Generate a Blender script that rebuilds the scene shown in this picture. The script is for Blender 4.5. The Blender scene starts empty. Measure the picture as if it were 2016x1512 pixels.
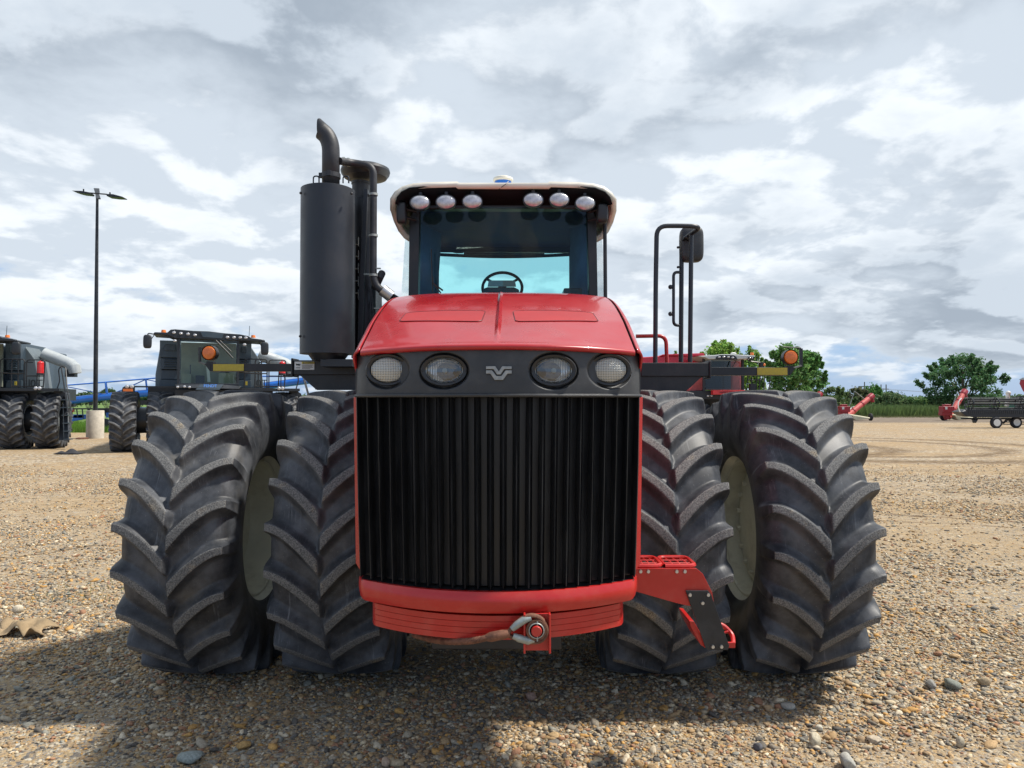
import bpy, bmesh, math, random
import numpy as np
from mathutils import Vector, Matrix
R = math.radians
random.seed(7); RNG = np.random.default_rng(7)
S = bpy.context.scene
COL = S.collection

# ------------------------------------------------------------------ camera
FPX = 1450.0; CAMZ = 2.0; PITCH = math.atan(32 / FPX)
cd = bpy.data.cameras.new('camera'); cam = bpy.data.objects.new('camera', cd); COL.objects.link(cam)
cd.sensor_width = 36; cd.lens = FPX / 2016 * 36; cd.clip_end = 6000; cd.clip_start = .05
cam.location = (0, 0, CAMZ); cam.rotation_euler = (R(90) + PITCH, 0, 0)
S.camera = cam
S.render.resolution_x = 1024; S.render.resolution_y = 768
S.view_settings.view_transform = 'Standard'; S.view_settings.look = 'None'
S.view_settings.exposure = 0.22; S.view_settings.gamma = 1.0

# ------------------------------------------------------------------ sun and sky
SUN_EL = R(57)
sl = bpy.data.lights.new('sun', 'SUN'); sl.energy = 5.0; sl.angle = R(4.0); sl.color = (1, .94, .84)
sun = bpy.data.objects.new('sun', sl); COL.objects.link(sun)
sdir = Vector((-math.cos(SUN_EL), -.04, -math.sin(SUN_EL)))
sun.rotation_euler = sdir.to_track_quat('-Z', 'Y').to_euler()
wd = bpy.data.worlds.new("World"); S.world = wd; wd.use_nodes = True
nt = wd.node_tree; nt.nodes.clear()
def N(t, **k):
    n = nt.nodes.new(t)
    for a, b in k.items(): setattr(n, a, b)
    return n
def setin(sock, v):
    if isinstance(v, bpy.types.NodeSocket): nt.links.new(v, sock)
    else: sock.default_value = v
def MA(op, a, b=None, c=None, clamp=False):
    n = N('ShaderNodeMath', operation=op); n.use_clamp = clamp
    setin(n.inputs[0], a)
    if b is not None: setin(n.inputs[1], b)
    if c is not None: setin(n.inputs[2], c)
    return n.outputs[0]
def MR(v, a, b, c=0., d=1., smooth=True):
    n = N('ShaderNodeMapRange'); n.interpolation_type = 'SMOOTHSTEP' if smooth else 'LINEAR'
    setin(n.inputs[0], v)
    for i, q in enumerate((a, b, c, d)): setin(n.inputs[1 + i], q)
    return n.outputs[0]
def MIX(f, a, b, mode='MIX'):
    n = N('ShaderNodeMix', data_type='RGBA', blend_type=mode)
    setin(n.inputs[0], f); setin(n.inputs[6], a); setin(n.inputs[7], b)
    return n.outputs[2]
def NOISE(vec, scale, detail=4., rough=.5, dist=0.):
    n = N('ShaderNodeTexNoise'); setin(n.inputs['Vector'], vec)
    n.inputs['Scale'].default_value = scale; n.inputs['Detail'].default_value = detail
    n.inputs['Roughness'].default_value = rough; n.inputs['Distortion'].default_value = dist
    return n.outputs[0]
sky = N('ShaderNodeTexSky', sky_type='NISHITA'); sky.sun_disc = False
sky.sun_elevation = SUN_EL; sky.sun_rotation = R(90); sky.air_density = 1.0; sky.dust_density = .6; sky.ozone_density = 1.5
tc = N('ShaderNodeTexCoord'); sx = N('ShaderNodeSeparateXYZ'); nt.links.new(tc.outputs['Generated'], sx.inputs[0])
zc = MA('MAXIMUM', sx.outputs[2], 0.0)
den = MA('ADD', zc, 0.25)
cx = N('ShaderNodeCombineXYZ'); setin(cx.inputs[0], MA('DIVIDE', sx.outputs[0], den)); setin(cx.inputs[1], MA('DIVIDE', sx.outputs[1], den)); cx.inputs[2].default_value = 3.1
P = cx.outputs[0]
n1 = NOISE(P, 1.1, 6., .48, .2)          # large cloud masses
n2 = NOISE(P, 3.6, 8., .56, .2)          # billows
dens = MA('ADD', MA('MULTIPLY', n1, .60), MA('MULTIPLY', n2, .40))
mp = N('ShaderNodeMapping'); nt.links.new(P, mp.inputs[0]); mp.inputs['Location'].default_value = (.05, -.11, .0)
n1b = NOISE(mp.outputs[0], 1.1, 6., .48, .2); n2b = NOISE(mp.outputs[0], 3.6, 8., .56, .2)
densb = MA('ADD', MA('MULTIPLY', n1b, .60), MA('MULTIPLY', n2b, .40))
low = MR(sx.outputs[2], .0, .17)            # 0 at the horizon, 1 overhead
thr = MA('ADD', MR(low, 0., 1., .495, .30, False), MA('MAXIMUM', MR(sx.outputs[1], .35, -.25, 0., .20), MR(sx.outputs[2], .62, .85, 0., .17)))
cover = MR(MA('SUBTRACT', dens, thr), -.02, .06)
thick = MR(dens, .44, .62)                  # darker where the cloud is thick
edge = MR(MA('SUBTRACT', dens, densb), -.035, .035)
white = MIX(edge, (5.9, 6.6, 7.4, 1), (8.4, 8.9, 9.4, 1))
grey = MIX(edge, (3.5, 4.1, 4.85, 1), (5.6, 6.3, 7.1, 1))
cl = MIX(thick, white, grey)
skyc = MIX(1.0, sky.outputs[0], (1.15, 1.22, 1.30, 1), 'MULTIPLY')
skyc = MIX(MR(sx.outputs[2], 0., .5, .75, .2), skyc, (3.0, 4.5, 7.2, 1))
fin = MIX(cover, skyc, cl)
bgd = N('ShaderNodeBackground'); bgd.inputs[1].default_value = .1; nt.links.new(fin, bgd.inputs[0])
wo = N('ShaderNodeOutputWorld'); nt.links.new(bgd.outputs[0], wo.inputs[0])

# ------------------------------------------------------------------ helpers
def W(px, py, D):
    v = -(py - 756) / FPX; u = (px - 1008) / FPX
    y = math.cos(PITCH) - math.sin(PITCH) * v; z = math.sin(PITCH) + math.cos(PITCH) * v
    k = D / y
    return Vector((u * k, D, CAMZ + z * k))
WL = {}
def tag(o, label=None, cat=None, group=None, kind=None):
    if label: o['label'] = label
    if cat: o['category'] = cat
    if group: o['group'] = group
    if kind: o['kind'] = kind
    return o
def empty(name, loc, label=None, cat=None, group=None, parent=None):
    o = bpy.data.objects.new(name, None); COL.objects.link(o); o.empty_display_size = .2
    loc = Vector(loc)
    if parent: o.parent = parent; o.location = loc - WL[parent]
    else: o.location = loc
    WL[o] = loc
    return tag(o, label, cat, group)
def copy_tree(o, parent=None):
    c = o.copy(); COL.objects.link(c)
    if parent: c.parent = parent
    for ch in list(o.children): copy_tree(ch, c)
    return c
def link_mesh(name, me, parent=None, loc=(0, 0, 0)):
    o = bpy.data.objects.new(name, me); COL.objects.link(o); loc = Vector(loc)
    WL[o] = loc
    if parent: o.parent = parent; o.location = loc - WL[parent]
    else: o.location = loc
    return o
class MB:
    def __init__(s): s.v = []; s.f = []; s.m = []; s.cur = 0; s.starts = []
    def add(s, vs, fs):
        b = len(s.v); s.starts.append((b, len(s.f))); s.v += [Vector(p) for p in vs]
        for f in fs: s.f.append([b + i for i in f]); s.m.append(s.cur)
        return s
    def box(s, a, b):
        x0, y0, z0 = a; x1, y1, z1 = b
        x0, x1 = min(x0, x1), max(x0, x1); y0, y1 = min(y0, y1), max(y0, y1); z0, z1 = min(z0, z1), max(z0, z1)
        return s.add([(x0,y0,z0),(x1,y0,z0),(x1,y1,z0),(x0,y1,z0),(x0,y0,z1),(x1,y0,z1),(x1,y1,z1),(x0,y1,z1)],
                     [(0,3,2,1),(4,5,6,7),(0,1,5,4),(1,2,6,5),(2,3,7,6),(3,0,4,7)])
    def obox(s, c, size, rot=(0, 0, 0)):
        from mathutils import Euler
        M = Euler(rot).to_matrix(); c = Vector(c); hx, hy, hz = [q / 2 for q in size]
        vs = [c + M @ Vector((sx_ * hx, sy_ * hy, sz_ * hz)) for sz_ in (-1, 1) for sx_, sy_ in ((-1, -1), (1, -1), (1, 1), (-1, 1))]
        return s.add(vs, [(0,3,2,1),(4,5,6,7),(0,1,5,4),(1,2,6,5),(2,3,7,6),(3,0,4,7)])
    def build_each(s, name, mats, parent=None, bevel=0., **k):
        out = []; b = s.starts + [(len(s.v), len(s.f))]
        for (v0, f0), (v1, f1) in zip(b[:-1], b[1:]):
            q = MB(); q.v = s.v[v0:v1]; q.f = [[i - v0 for i in f] for f in s.f[f0:f1]]; q.m = s.m[f0:f1]; out.append(q.build(name, mats, parent, bevel, **k))
        return out
    def prism(s, pts, d, cap=True):
        # pts: list of 3D points in one plane; d: extrusion vector
        n = len(pts); d = Vector(d); pts = [Vector(p) for p in pts]
        fs = [[i, (i + 1) % n, (i + 1) % n + n, i + n] for i in range(n)]
        if cap: fs += [list(range(n))[::-1], [i + n for i in range(n)]]
        return s.add(pts + [p + d for p in pts], fs)
    def cyl(s, p0, p1, r0, r1=None, n=20, cap=True):
        return s.tube([p0, p1], [r0, r0 if r1 is None else r1], n, cap)
    def tube(s, path, r, n=10, cap=True):
        path = [Vector(p) for p in path]; m = len(path)
        rr = r if isinstance(r, (list, tuple)) else [r] * m
        t = [(path[min(i + 1, m - 1)] - path[max(i - 1, 0)]).normalized() for i in range(m)]
        u = t[0].orthogonal().normalized(); vs = []
        for i in range(m):
            u = (u - t[i] * u.dot(t[i])).normalized(); w = t[i].cross(u)
            for k in range(n):
                a = 2 * math.pi * k / n
                vs.append(path[i] + (u * math.cos(a) + w * math.sin(a)) * rr[i])
        fs = [[i * n + k, i * n + (k + 1) % n, (i + 1) * n + (k + 1) % n, (i + 1) * n + k] for i in range(m - 1) for k in range(n)]
        if cap: fs += [list(range(n))[::-1], [(m - 1) * n + k for k in range(n)]]
        return s.add(vs, fs)
    def lathe(s, prof, c, axis='Z', n=32, sx=1., sz=1., cap0=True):
        c = Vector(c); vs = []
        for (a, r) in prof:
            for k in range(n):
                t = 2 * math.pi * k / n; p, q = r * math.cos(t) * sx, r * math.sin(t) * sz
                vs.append(c + (Vector((p, q, a)) if axis == 'Z' else Vector((a, p, q)) if axis == 'X' else Vector((p, a, q))))
        m = len(prof)
        fs = [[i * n + k, i * n + (k + 1) % n, (i + 1) * n + (k + 1) % n, (i + 1) * n + k] for i in range(m - 1) for k in range(n)]
        fs += ([list(range(n))[::-1]] if cap0 else []) + [[(m - 1) * n + k for k in range(n)]]
        return s.add(vs, fs)
    def grid(s, fn, nu, nv):
        vs = [fn(i / nu, j / nv) for i in range(nu + 1) for j in range(nv + 1)]
        return s.add(vs, [[i * (nv + 1) + j, (i + 1) * (nv + 1) + j, (i + 1) * (nv + 1) + j + 1, i * (nv + 1) + j + 1] for i in range(nu) for j in range(nv)])
    def ell(s, c, rx, ry, rz, n=16, m=10, sq=1.):
        f = lambda v: math.copysign(abs(v) ** sq, v)
        c = Vector(c); vs = []
        for i in range(m + 1):
            t = math.pi * i / m
            for k in range(n):
                p = 2 * math.pi * k / n
                vs.append(c + Vector((rx * f(math.sin(t)) * f(math.cos(p)), ry * f(math.sin(t)) * f(math.sin(p)), rz * f(math.cos(t)))))
        return s.add(vs, [[i * n + k, (i + 1) * n + k, (i + 1) * n + (k + 1) % n, i * n + (k + 1) % n] for i in range(m) for k in range(n)])
    def build(s, name, mats, parent=None, bevel=0., ang=38, solid=0., seg=2, weld=False):
        if not isinstance(mats, (list, tuple)): mats = [mats]
        vs = s.v
        lo = Vector([min(p[i] for p in vs) for i in range(3)]); hi = Vector([max(p[i] for p in vs) for i in range(3)])
        c = (lo + hi) / 2 if parent else Vector(((lo.x + hi.x) / 2, (lo.y + hi.y) / 2, lo.z))
        me = bpy.data.meshes.new(name); me.from_pydata([p - c for p in vs], [], s.f)
        me.polygons.foreach_set('material_index', s.m)
        for m_ in mats: me.materials.append(m_)
        bm = bmesh.new(); bm.from_mesh(me)
        if weld: bmesh.ops.remove_doubles(bm, verts=bm.verts, dist=1e-5)
        bmesh.ops.dissolve_degenerate(bm, dist=1e-6, edges=bm.edges)
        bmesh.ops.recalc_face_normals(bm, faces=bm.faces)
        ca = R(ang)
        for e in bm.edges:
            e.smooth = not (len(e.link_faces) == 2 and e.calc_face_angle(0) > ca)
        for f in bm.faces: f.smooth = True
        bm.to_mesh(me); bm.free()
        o = link_mesh(name, me, parent, c)
        if solid:
            md = o.modifiers.new('s', 'SOLIDIFY'); md.thickness = solid; md.offset = -1
        if bevel:
            md = o.modifiers.new('b', 'BEVEL'); md.width = bevel; md.segments = seg; md.limit_method = 'ANGLE'; md.angle_limit = R(40)
            md.harden_normals = True
        return o
def fillet(pts, r, n=5):
    pts = [Vector(p) for p in pts]; out = [pts[0]]
    for i in range(1, len(pts) - 1):
        a, b, c = pts[i - 1], pts[i], pts[i + 1]
        d0, d1 = (a - b), (c - b); q = min(r, d0.length * .49, d1.length * .49)
        p0, p1 = b + d0.normalized() * q, b + d1.normalized() * q
        for k in range(n + 1):
            t = k / n; out.append(p0 * (1 - t) ** 2 + b * 2 * t * (1 - t) + p1 * t * t)
    return out + [pts[-1]]
def text(name, body, size, loc, mat, parent, yaw=0., sx_=1., ext=.001, bold=0.):
    cu = bpy.data.curves.new('lettering', 'FONT'); cu.body = body; cu.size = size; cu.extrude = ext; cu.align_x = 'CENTER'; cu.align_y = 'CENTER'; cu.offset = bold
    t = bpy.data.objects.new('lettering', cu); COL.objects.link(t)
    bpy.context.view_layer.update()
    me = bpy.data.meshes.new_from_object(t.evaluated_get(bpy.context.evaluated_depsgraph_get()))
    bpy.data.objects.remove(t); bpy.data.curves.remove(cu)
    me.transform(Matrix.Rotation(yaw, 4, 'Z') @ Matrix.Rotation(R(90), 4, 'X') @ Matrix.Diagonal((sx_, 1, 1, 1)))
    me.materials.clear(); me.materials.append(mat)
    return link_mesh(name, me, parent, loc)

# ------------------------------------------------------------------ materials
def newmat(name):
    global nt
    m = bpy.data.materials.new(name); m.use_nodes = True; nt = m.node_tree; nt.nodes.clear()
    out = N('ShaderNodeOutputMaterial'); b = N('ShaderNodeBsdfPrincipled'); nt.links.new(b.outputs[0], out.inputs[0])
    return m, b, out
def c4(c, k=1.): return (c[0] * k, c[1] * k, c[2] * k, 1)
def pm(name, col, rough=.5, metal=0., coat=0., var=.15, scale=6., bump=0., bscale=60., dirt=None, dirt_amt=.3, dscale=3., spec=.5, streak=False):
    m, b, out = newmat(name)
    t = N('ShaderNodeTexCoord'); obj = t.outputs['Object']
    if streak:
        mp_ = N('ShaderNodeMapping'); nt.links.new(obj, mp_.inputs[0]); mp_.inputs['Scale'].default_value = (4, 4, .5); sv = mp_.outputs[0]
    else: sv = obj
    n = NOISE(sv, scale, 5., .6)
    c = MIX(MR(n, .3, .7), c4(col, 1 - var), c4(col, 1 + var))
    if dirt:
        d = NOISE(sv, dscale, 8., .68)
        c = MIX(MA('MULTIPLY', MR(d, .45, .72), dirt_amt), c, c4(dirt))
    setin(b.inputs['Base Color'], c)
    setin(b.inputs['Roughness'], MR(n, .3, .7, max(.02, rough - .06), min(1, rough + .08)))
    b.inputs['Metallic'].default_value = metal; b.inputs['Coat Weight'].default_value = coat; b.inputs['Coat Roughness'].default_value = .06
    b.inputs['Specular IOR Level'].default_value = spec
    if bump:
        bp = N('ShaderNodeBump'); bp.inputs['Strength'].default_value = bump; bp.inputs['Distance'].default_value = .004
        nt.links.new(NOISE(obj, bscale, 4., .6), bp.inputs['Height']); nt.links.new(bp.outputs[0], b.inputs['Normal'])
    return m
M = {}
M['red'] = pm('red_paint', (.37, .003, .007), .28, 0, .42, .06, 3, dirt=(.50, .10, .09), dirt_amt=.12, dscale=5)
M['redmatt'] = pm('red_matt_decal', (.36, .02, .022), .45, 0, 0, .05, 3)
M['redfrm'] = pm('red_enamel', (.44, .012, .010), .34, 0, .25, .08, 4, .15, 40, dirt=(.35, .10, .07), dirt_amt=.25, dscale=8)
M['plastic'] = pm('charcoal_plastic', (.030, .032, .036), .46, 0, 0, .2, 8, .25, 220, dirt=(.12, .12, .12), dirt_amt=.25, dscale=6)
M['visor'] = pm('visor_black', (.004, .005, .007), .7, 0, 0, .2, 8, spec=.2)
M['black'] = pm('black_steel', (.012, .014, .018), .42, 0, 0, .25, 5, .1, 90, dirt=(.09, .085, .08), dirt_amt=.25)
M['grille'] = pm('grille_black', (.010, .011, .013), .40, 0, 0, .3, 6, .1, 120, dirt=(.07, .07, .07), dirt_amt=.3, streak=True)
M['muffler'] = pm('muffler_grey', (.022, .026, .034), .40, .1, 0, .12, 4, .06, 150, dirt=(.07, .07, .07), dirt_amt=.12)
M['pipe'] = pm('exhaust_pipe', (.026, .028, .034), .5, .1, 0, .25, 12, .2, 80, dirt=(.055, .052, .052), dirt_amt=.3)
M['silver'] = pm('silver_sleeve', (.45, .46, .47), .4, .8, 0, .1, 10)
M['chrome'] = pm('bolt_steel', (.5, .5, .5), .3, .9, 0, .15, 30)
M['rust'] = pm('rusty_steel', (.15, .065, .04), .75, .2, 0, .4, 25, .5, 60, dirt=(.30, .15, .09), dirt_amt=.5, dscale=20)
M['galv'] = pm('galvanised', (.33, .37, .36), .5, .5, 0, .2, 20, .3, 60, dirt=(.3, .2, .13), dirt_amt=.3)
M['cream'] = pm('cream_rim', (.74, .72, .58), .38, 0, .2, .08, 4, dirt=(.30, .25, .17), dirt_amt=.4, dscale=5)
M['roofcream'] = pm('cream_roof', (.74, .71, .62), .42, 0, .1, .05, 4, dirt=(.5, .45, .36), dirt_amt=.25)
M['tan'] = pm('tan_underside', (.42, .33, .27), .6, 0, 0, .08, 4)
M['yellow'] = pm('yellow_reflector', (.50, .38, .03), .45, 0, .2, .08, 60, .3, 300, dirt=(.3, .22, .05), dirt_amt=.4)
M['amber'] = pm('amber_lens', (.75, .17, .02), .25, 0, .5, .12, 40, .4, 160)
M['orange'] = pm('orange_beacon', (.85, .20, .02), .3, 0, .4, .05)
M['white'] = pm('white_paint', (.75, .75, .72), .5, 0, 0, .06, 8, dirt=(.4, .38, .33), dirt_amt=.3)
M['ink'] = pm('dark_ink', (.02, .025, .03), .6)
M['emblem'] = pm('emblem_metal', (.30, .30, .29), .35, .8, 0, .2, 40)
M['interior'] = pm('cab_interior', (.016, .028, .055), .8, 0, 0, .2, 4)
M['interior3'] = pm('cab_side_lining', (.10, .19, .32), .8, 0, 0, .2, 4)
M['interior2'] = pm('cab_lining', (.018, .034, .115), .8, 0, 0, .2, 4)
M['seat'] = pm('seat_fabric', (.03, .03, .035), .9)
M['slate'] = pm('slate_blue_panel', (.035, .055, .075), .38, 0, .2, .1, 2, dirt=(.1, .11, .12), dirt_amt=.2)
M['slated'] = pm('dark_slate', (.014, .018, .024), .45, 0, 0, .15, 2)
M['greysteel'] = pm('grey_body_panel', (.42, .45, .46), .4, .2, 0, .1, 3, dirt=(.3, .3, .28), dirt_amt=.3)
M['greyshield'] = pm('grey_shield_panel', (.13, .16, .175), .4, .2, 0, .12, 3, dirt=(.1, .11, .12), dirt_amt=.5, dscale=1.5)
M['extred'] = pm('red_extinguisher', (.62, .02, .02), .3, 0, .4)
M['blue'] = pm('blue_paint', (.015, .15, .58), .35, 0, .3, .1, 2)
M['fblue'] = pm('letter_blue', (.12, .32, .85), .4)
M['concrete'] = pm('concrete', (.50, .46, .39), .9, 0, 0, .12, 5, .5, 50, dirt=(.3, .27, .22), dirt_amt=.4)
M['red2'] = pm('red_machine', (.33, .014, .028), .4, 0, .2, .12, 3)
M['red2b'] = pm('bright_red_body', (.56, .02, .05), .4, 0, .2, .12, 3)
M['pinkred'] = pm('faded_red', (.55, .10, .09), .55, 0, 0, .15, 4)
M['ivory'] = pm('ivory_paint', (.62, .58, .40), .5, 0, 0, .1, 4)
M['greyroof'] = pm('grey_roof', (.50, .52, .52), .4, 0, 0, .05)
M['bark'] = pm('bark', (.16, .12, .085), .9, 0, 0, .3, 6, .6, 20)
M['cabcream'] = pm('combine_cab_interior', (.22, .24, .19), .8, 0, 0, .15, 2)
M['green'] = pm('green_tarp', (.01, .14, .10), .5, 0, 0, .15, 2)
M['wood'] = pm('pole_wood', (.15, .14, .14), .9)
M['cloth'] = pm('brown_cloth', (.30, .22, .13), .95, 0, 0, .25, 8, .8, 50, dirt=(.14, .10, .06), dirt_amt=.5)
M['lensw'] = pm('frosted_lens', (.50, .51, .54), .12, .35, .6, .22, 30, .5, 140)
M['lampback'] = pm('lamp_housing', (.018, .019, .022), .4)

def glassmat(name, tint, refl=1.0, ior=1.5):
    m, b, out = newmat(name); nt.nodes.remove(b)
    tr = N('ShaderNodeBsdfTransparent'); tr.inputs[0].default_value = c4(tint)
    gl = N('ShaderNodeBsdfGlossy'); gl.inputs['Roughness'].default_value = .015; gl.inputs[0].default_value = (1, 1, 1, 1)
    fr = N('ShaderNodeFresnel'); fr.inputs[0].default_value = ior
    mx = N('ShaderNodeMixShader'); setin(mx.inputs[0], MA('MULTIPLY', fr.outputs[0], refl, clamp=True))
    nt.links.new(tr.outputs[0], mx.inputs[1]); nt.links.new(gl.outputs[0], mx.inputs[2]); nt.links.new(mx.outputs[0], out.inputs[0])
    return m
M['glass'] = glassmat('tinted_windshield', (.54, .83, .90), .55)
M['glass_rear'] = glassmat('teal_rear_glass', (.72, 1., .95), .5)
M['glass_side'] = glassmat('pale_side_glass', (.55, .82, .80), .7)
M['lens'] = glassmat('clear_lens', (.86, .88, .90), 2.2)
M['glass_comb'] = glassmat('combine_glass', (.75, .85, .78), 1.0)

# headlight reflector: bright metal with moulded vertical facets
m, b, out = newmat('lamp_reflector'); M['reflector'] = m
t = N('ShaderNodeTexCoord'); wv = N('ShaderNodeTexWave', bands_direction='X'); nt.links.new(t.outputs['Object'], wv.inputs[0]); wv.inputs['Scale'].default_value = 28
b.inputs['Base Color'].default_value = (.92, .92, .88, 1); b.inputs['Metallic'].default_value = .7; b.inputs['Roughness'].default_value = .28
bp = N('ShaderNodeBump'); bp.inputs['Strength'].default_value = .6; bp.inputs['Distance'].default_value = .006; nt.links.new(wv.outputs[1], bp.inputs['Height']); nt.links.new(bp.outputs[0], b.inputs['Normal'])
# gridded fog-lamp lens
m, b, out = newmat('grid_lens'); M['gridlens'] = m
t = N('ShaderNodeTexCoord')
wa = N('ShaderNodeTexWave', bands_direction='X'); wb = N('ShaderNodeTexWave', bands_direction='Z')
for w_ in (wa, wb): nt.links.new(t.outputs['Object'], w_.inputs[0]); w_.inputs['Scale'].default_value = 38
hh = MA('MAXIMUM', wa.outputs[1], wb.outputs[1])
setin(b.inputs['Base Color'], MIX(MR(hh, .3, 1.), (.20, .21, .21, 1), (.58, .57, .52, 1))); b.inputs['Metallic'].default_value = .4; b.inputs['Roughness'].default_value = .22
b.inputs['Coat Weight'].default_value = .7
bp = N('ShaderNodeBump'); bp.inputs['Strength'].default_value = .8; bp.inputs['Distance'].default_value = .004; nt.links.new(hh, bp.inputs['Height']); nt.links.new(bp.outputs[0], b.inputs['Normal'])

# tyre rubber: dark flanks with pale scuffs, gritty worn lug tops (mesh attribute 'lug')
m, b, out = newmat('tyre_rubber'); M['rubber'] = m
t = N('ShaderNodeTexCoord'); obj = t.outputs['Object']
at = N('ShaderNodeAttribute'); at.attribute_name = 'lug'; lug = at.outputs['Fac']
oi = N('ShaderNodeObjectInfo')
vo = N('ShaderNodeVectorMath', operation='ADD'); nt.links.new(obj, vo.inputs[0]); cxx = N('ShaderNodeCombineXYZ'); setin(cxx.inputs[0], MA('MULTIPLY', oi.outputs['Random'], 9.)); nt.links.new(cxx.outputs[0], vo.inputs[1])
ov = vo.outputs[0]
base = MIX(MR(NOISE(ov, 5., 6., .65), .35, .7), (.022, .025, .031, 1), (.080, .086, .098, 1))
mp_ = N('ShaderNodeMapping'); nt.links.new(ov, mp_.inputs[0]); mp_.inputs['Scale'].default_value = (34, 2.2, 2.2)
sc = NOISE(mp_.outputs[0], 1.6, 6., .7, 1.2)
base = MIX(MA('MULTIPLY', MR(sc, .54, .70), MR(NOISE(ov, 3.1, 4., .6), .45, .65, 0., .7)), base, (.22, .23, .25, 1))
base = MIX(MA('MULTIPLY', MR(NOISE(ov, 2.2, 5., .6), .50, .72), .45), base, (.16, .17, .19, 1))
base = MIX(MA('MULTIPLY', MR(NOISE(ov, 1.6, 7., .7), .50, .72), .45), base, (.135, .122, .10, 1))
base = MIX(MR(NOISE(ov, 140., 2., .5), .70, .76), base, (.20, .20, .20, 1))
gr = NOISE(ov, 120., 5., .75); grit = MIX(MR(gr, .36, .66), (.060, .061, .064, 1), (.215, .215, .210, 1))
grit = MIX(MR(NOISE(ov, 5., 4., .6), .56, .76), grit, MIX(MR(gr, .4, .6), (.10, .075, .05, 1), (.36, .30, .21, 1)))
topm = MR(lug, .955, .995)
setin(b.inputs['Base Color'], MIX(topm, base, grit))
setin(b.inputs['Roughness'], MR(topm, 0., 1., .50, .95)); b.inputs['Specular IOR Level'].default_value = .36
bp = N('ShaderNodeBump'); bp.inputs['Strength'].default_value = .35; bp.inputs['Distance'].default_value = .003
nt.links.new(MA('ADD', MA('MULTIPLY', gr, topm), MA('MULTIPLY', NOISE(ov, 45., 5., .6), .35)), bp.inputs['Height']); nt.links.new(bp.outputs[0], b.inputs['Normal'])

# gravel yard
m, b, out = newmat('gravel_ground'); M['gravel'] = m
gp = N('ShaderNodeNewGeometry'); obj = gp.outputs['Position']
def VOR(vec, sc, feat='F1'):
    n = N('ShaderNodeTexVoronoi', feature=feat); setin(n.inputs['Vector'], vec); n.inputs['Scale'].default_value = sc; return n
warp = N('ShaderNodeVectorMath', operation='ADD'); nt.links.new(obj, warp.inputs[0])
nz = N('ShaderNodeTexNoise'); nt.links.new(obj, nz.inputs['Vector']); nz.inputs['Scale'].default_value = 30; sc_ = N('ShaderNodeVectorMath', operation='SCALE'); nt.links.new(nz.outputs[1], sc_.inputs[0]); sc_.inputs['Scale'].default_value = .02; nt.links.new(sc_.outputs[0], warp.inputs[1])
va = VOR(warp.outputs[0], 34.); vb = VOR(warp.outputs[0], 85.)
def cellcol(v):
    sp = N('ShaderNodeSeparateColor'); nt.links.new(v.outputs['Color'], sp.inputs[0])
    r = N('ShaderNodeValToRGB'); nt.links.new(sp.outputs[0], r.inputs[0]); e = r.color_ramp.elements; r.color_ramp.interpolation = 'CONSTANT'
    stops = [(0, (.36, .26, .15)), (.2, (.28, .205, .13)), (.36, (.16, .15, .14)), (.48, (.38, .29, .17)), (.60, (.26, .25, .23)), (.70, (.44, .38, .28)), (.80, (.10, .10, .105)), (.86, (.46, .30, .13)), (.93, (.50, .46, .38))]
    e[0].position = 0; e[0].color = c4(stops[0][1]); e[1].position = stops[1][0]; e[1].color = c4(stops[1][1])
    for p_, c_ in stops[2:]:
        q = e.new(p_); q.color = c4(c_)
    return r.outputs[0]
stone = MIX(MR(NOISE(obj, 6., 3., .5), .35, .65), cellcol(va), cellcol(vb))
sand = MIX(MR(NOISE(obj, 3., 6., .6), .3, .7), (.27, .182, .092, 1), (.39, .275, .15, 1))
# driven-over bands: long soft stripes of packed sand and a looping tyre mark
sp = N('ShaderNodeSeparateXYZ'); nt.links.new(obj, sp.inputs[0])
mpt = N('ShaderNodeMapping'); nt.links.new(obj, mpt.inputs[0]); mpt.inputs['Scale'].default_value = (.045, .55, 1); mpt.inputs['Rotation'].default_value = (0, 0, R(3))
band = NOISE(mpt.outputs[0], 1.4, 6., .6, .6)
patch = NOISE(obj, .22, 6., .62, .5)
far = MR(sp.outputs[1], 6., 24.)
sandm = MA('ADD', MA('MULTIPLY', MR(patch, .47, .64), .45), MA('MULTIPLY', far, MR(band, .38, .6, .30, .95)), clamp=True)
col = MIX(sandm, stone, sand)
def ring(cx_, cy_, ex, rad, wid):
    dx = MA('MULTIPLY', MA('SUBTRACT', sp.outputs[0], cx_), ex); dy = MA('SUBTRACT', sp.outputs[1], cy_)
    d = MA('SQRT', MA('ADD', MA('MULTIPLY', dx, dx), MA('MULTIPLY', dy, dy)))
    d = MA('ADD', d, MA('MULTIPLY', MA('SUBTRACT', NOISE(obj, .5, 4., .6), .5), 1.2))
    k = MR(MA('ABSOLUTE', MA('SUBTRACT', d, rad)), 0., wid, 1., 0.)
    ph = MR(NOISE(obj, 3.5, 4., .7), .34, .54)
    return MA('MULTIPLY', k, ph)
trk = MA('MAXIMUM', ring(14.5, 32., 1., 8.2, 1.0), MA('MAXIMUM', ring(14.2, 32., 1., 6.0, .8), MA('MAXIMUM', ring(9., 31., .8, 5.2, .9), ring(24, 21., .5, 4.2, .4))))
trk = MA('MAXIMUM', trk, MA('MAXIMUM', ring(2., 2., 1., 11.2, .10), ring(2., 2., 1., 11.9, .10)))
mps = N('ShaderNodeMapping'); nt.links.new(obj, mps.inputs[0]); mps.inputs['Scale'].default_value = (.12, 2.6, 1); mps.inputs['Rotation'].default_value = (0, 0, R(-4))
fine = NOISE(mps.outputs[0], 1.5, 7., .72, .8)
vf = VOR(obj, 13.); spf = N('ShaderNodeSeparateColor'); nt.links.new(vf.outputs['Color'], spf.inputs[0])
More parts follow.
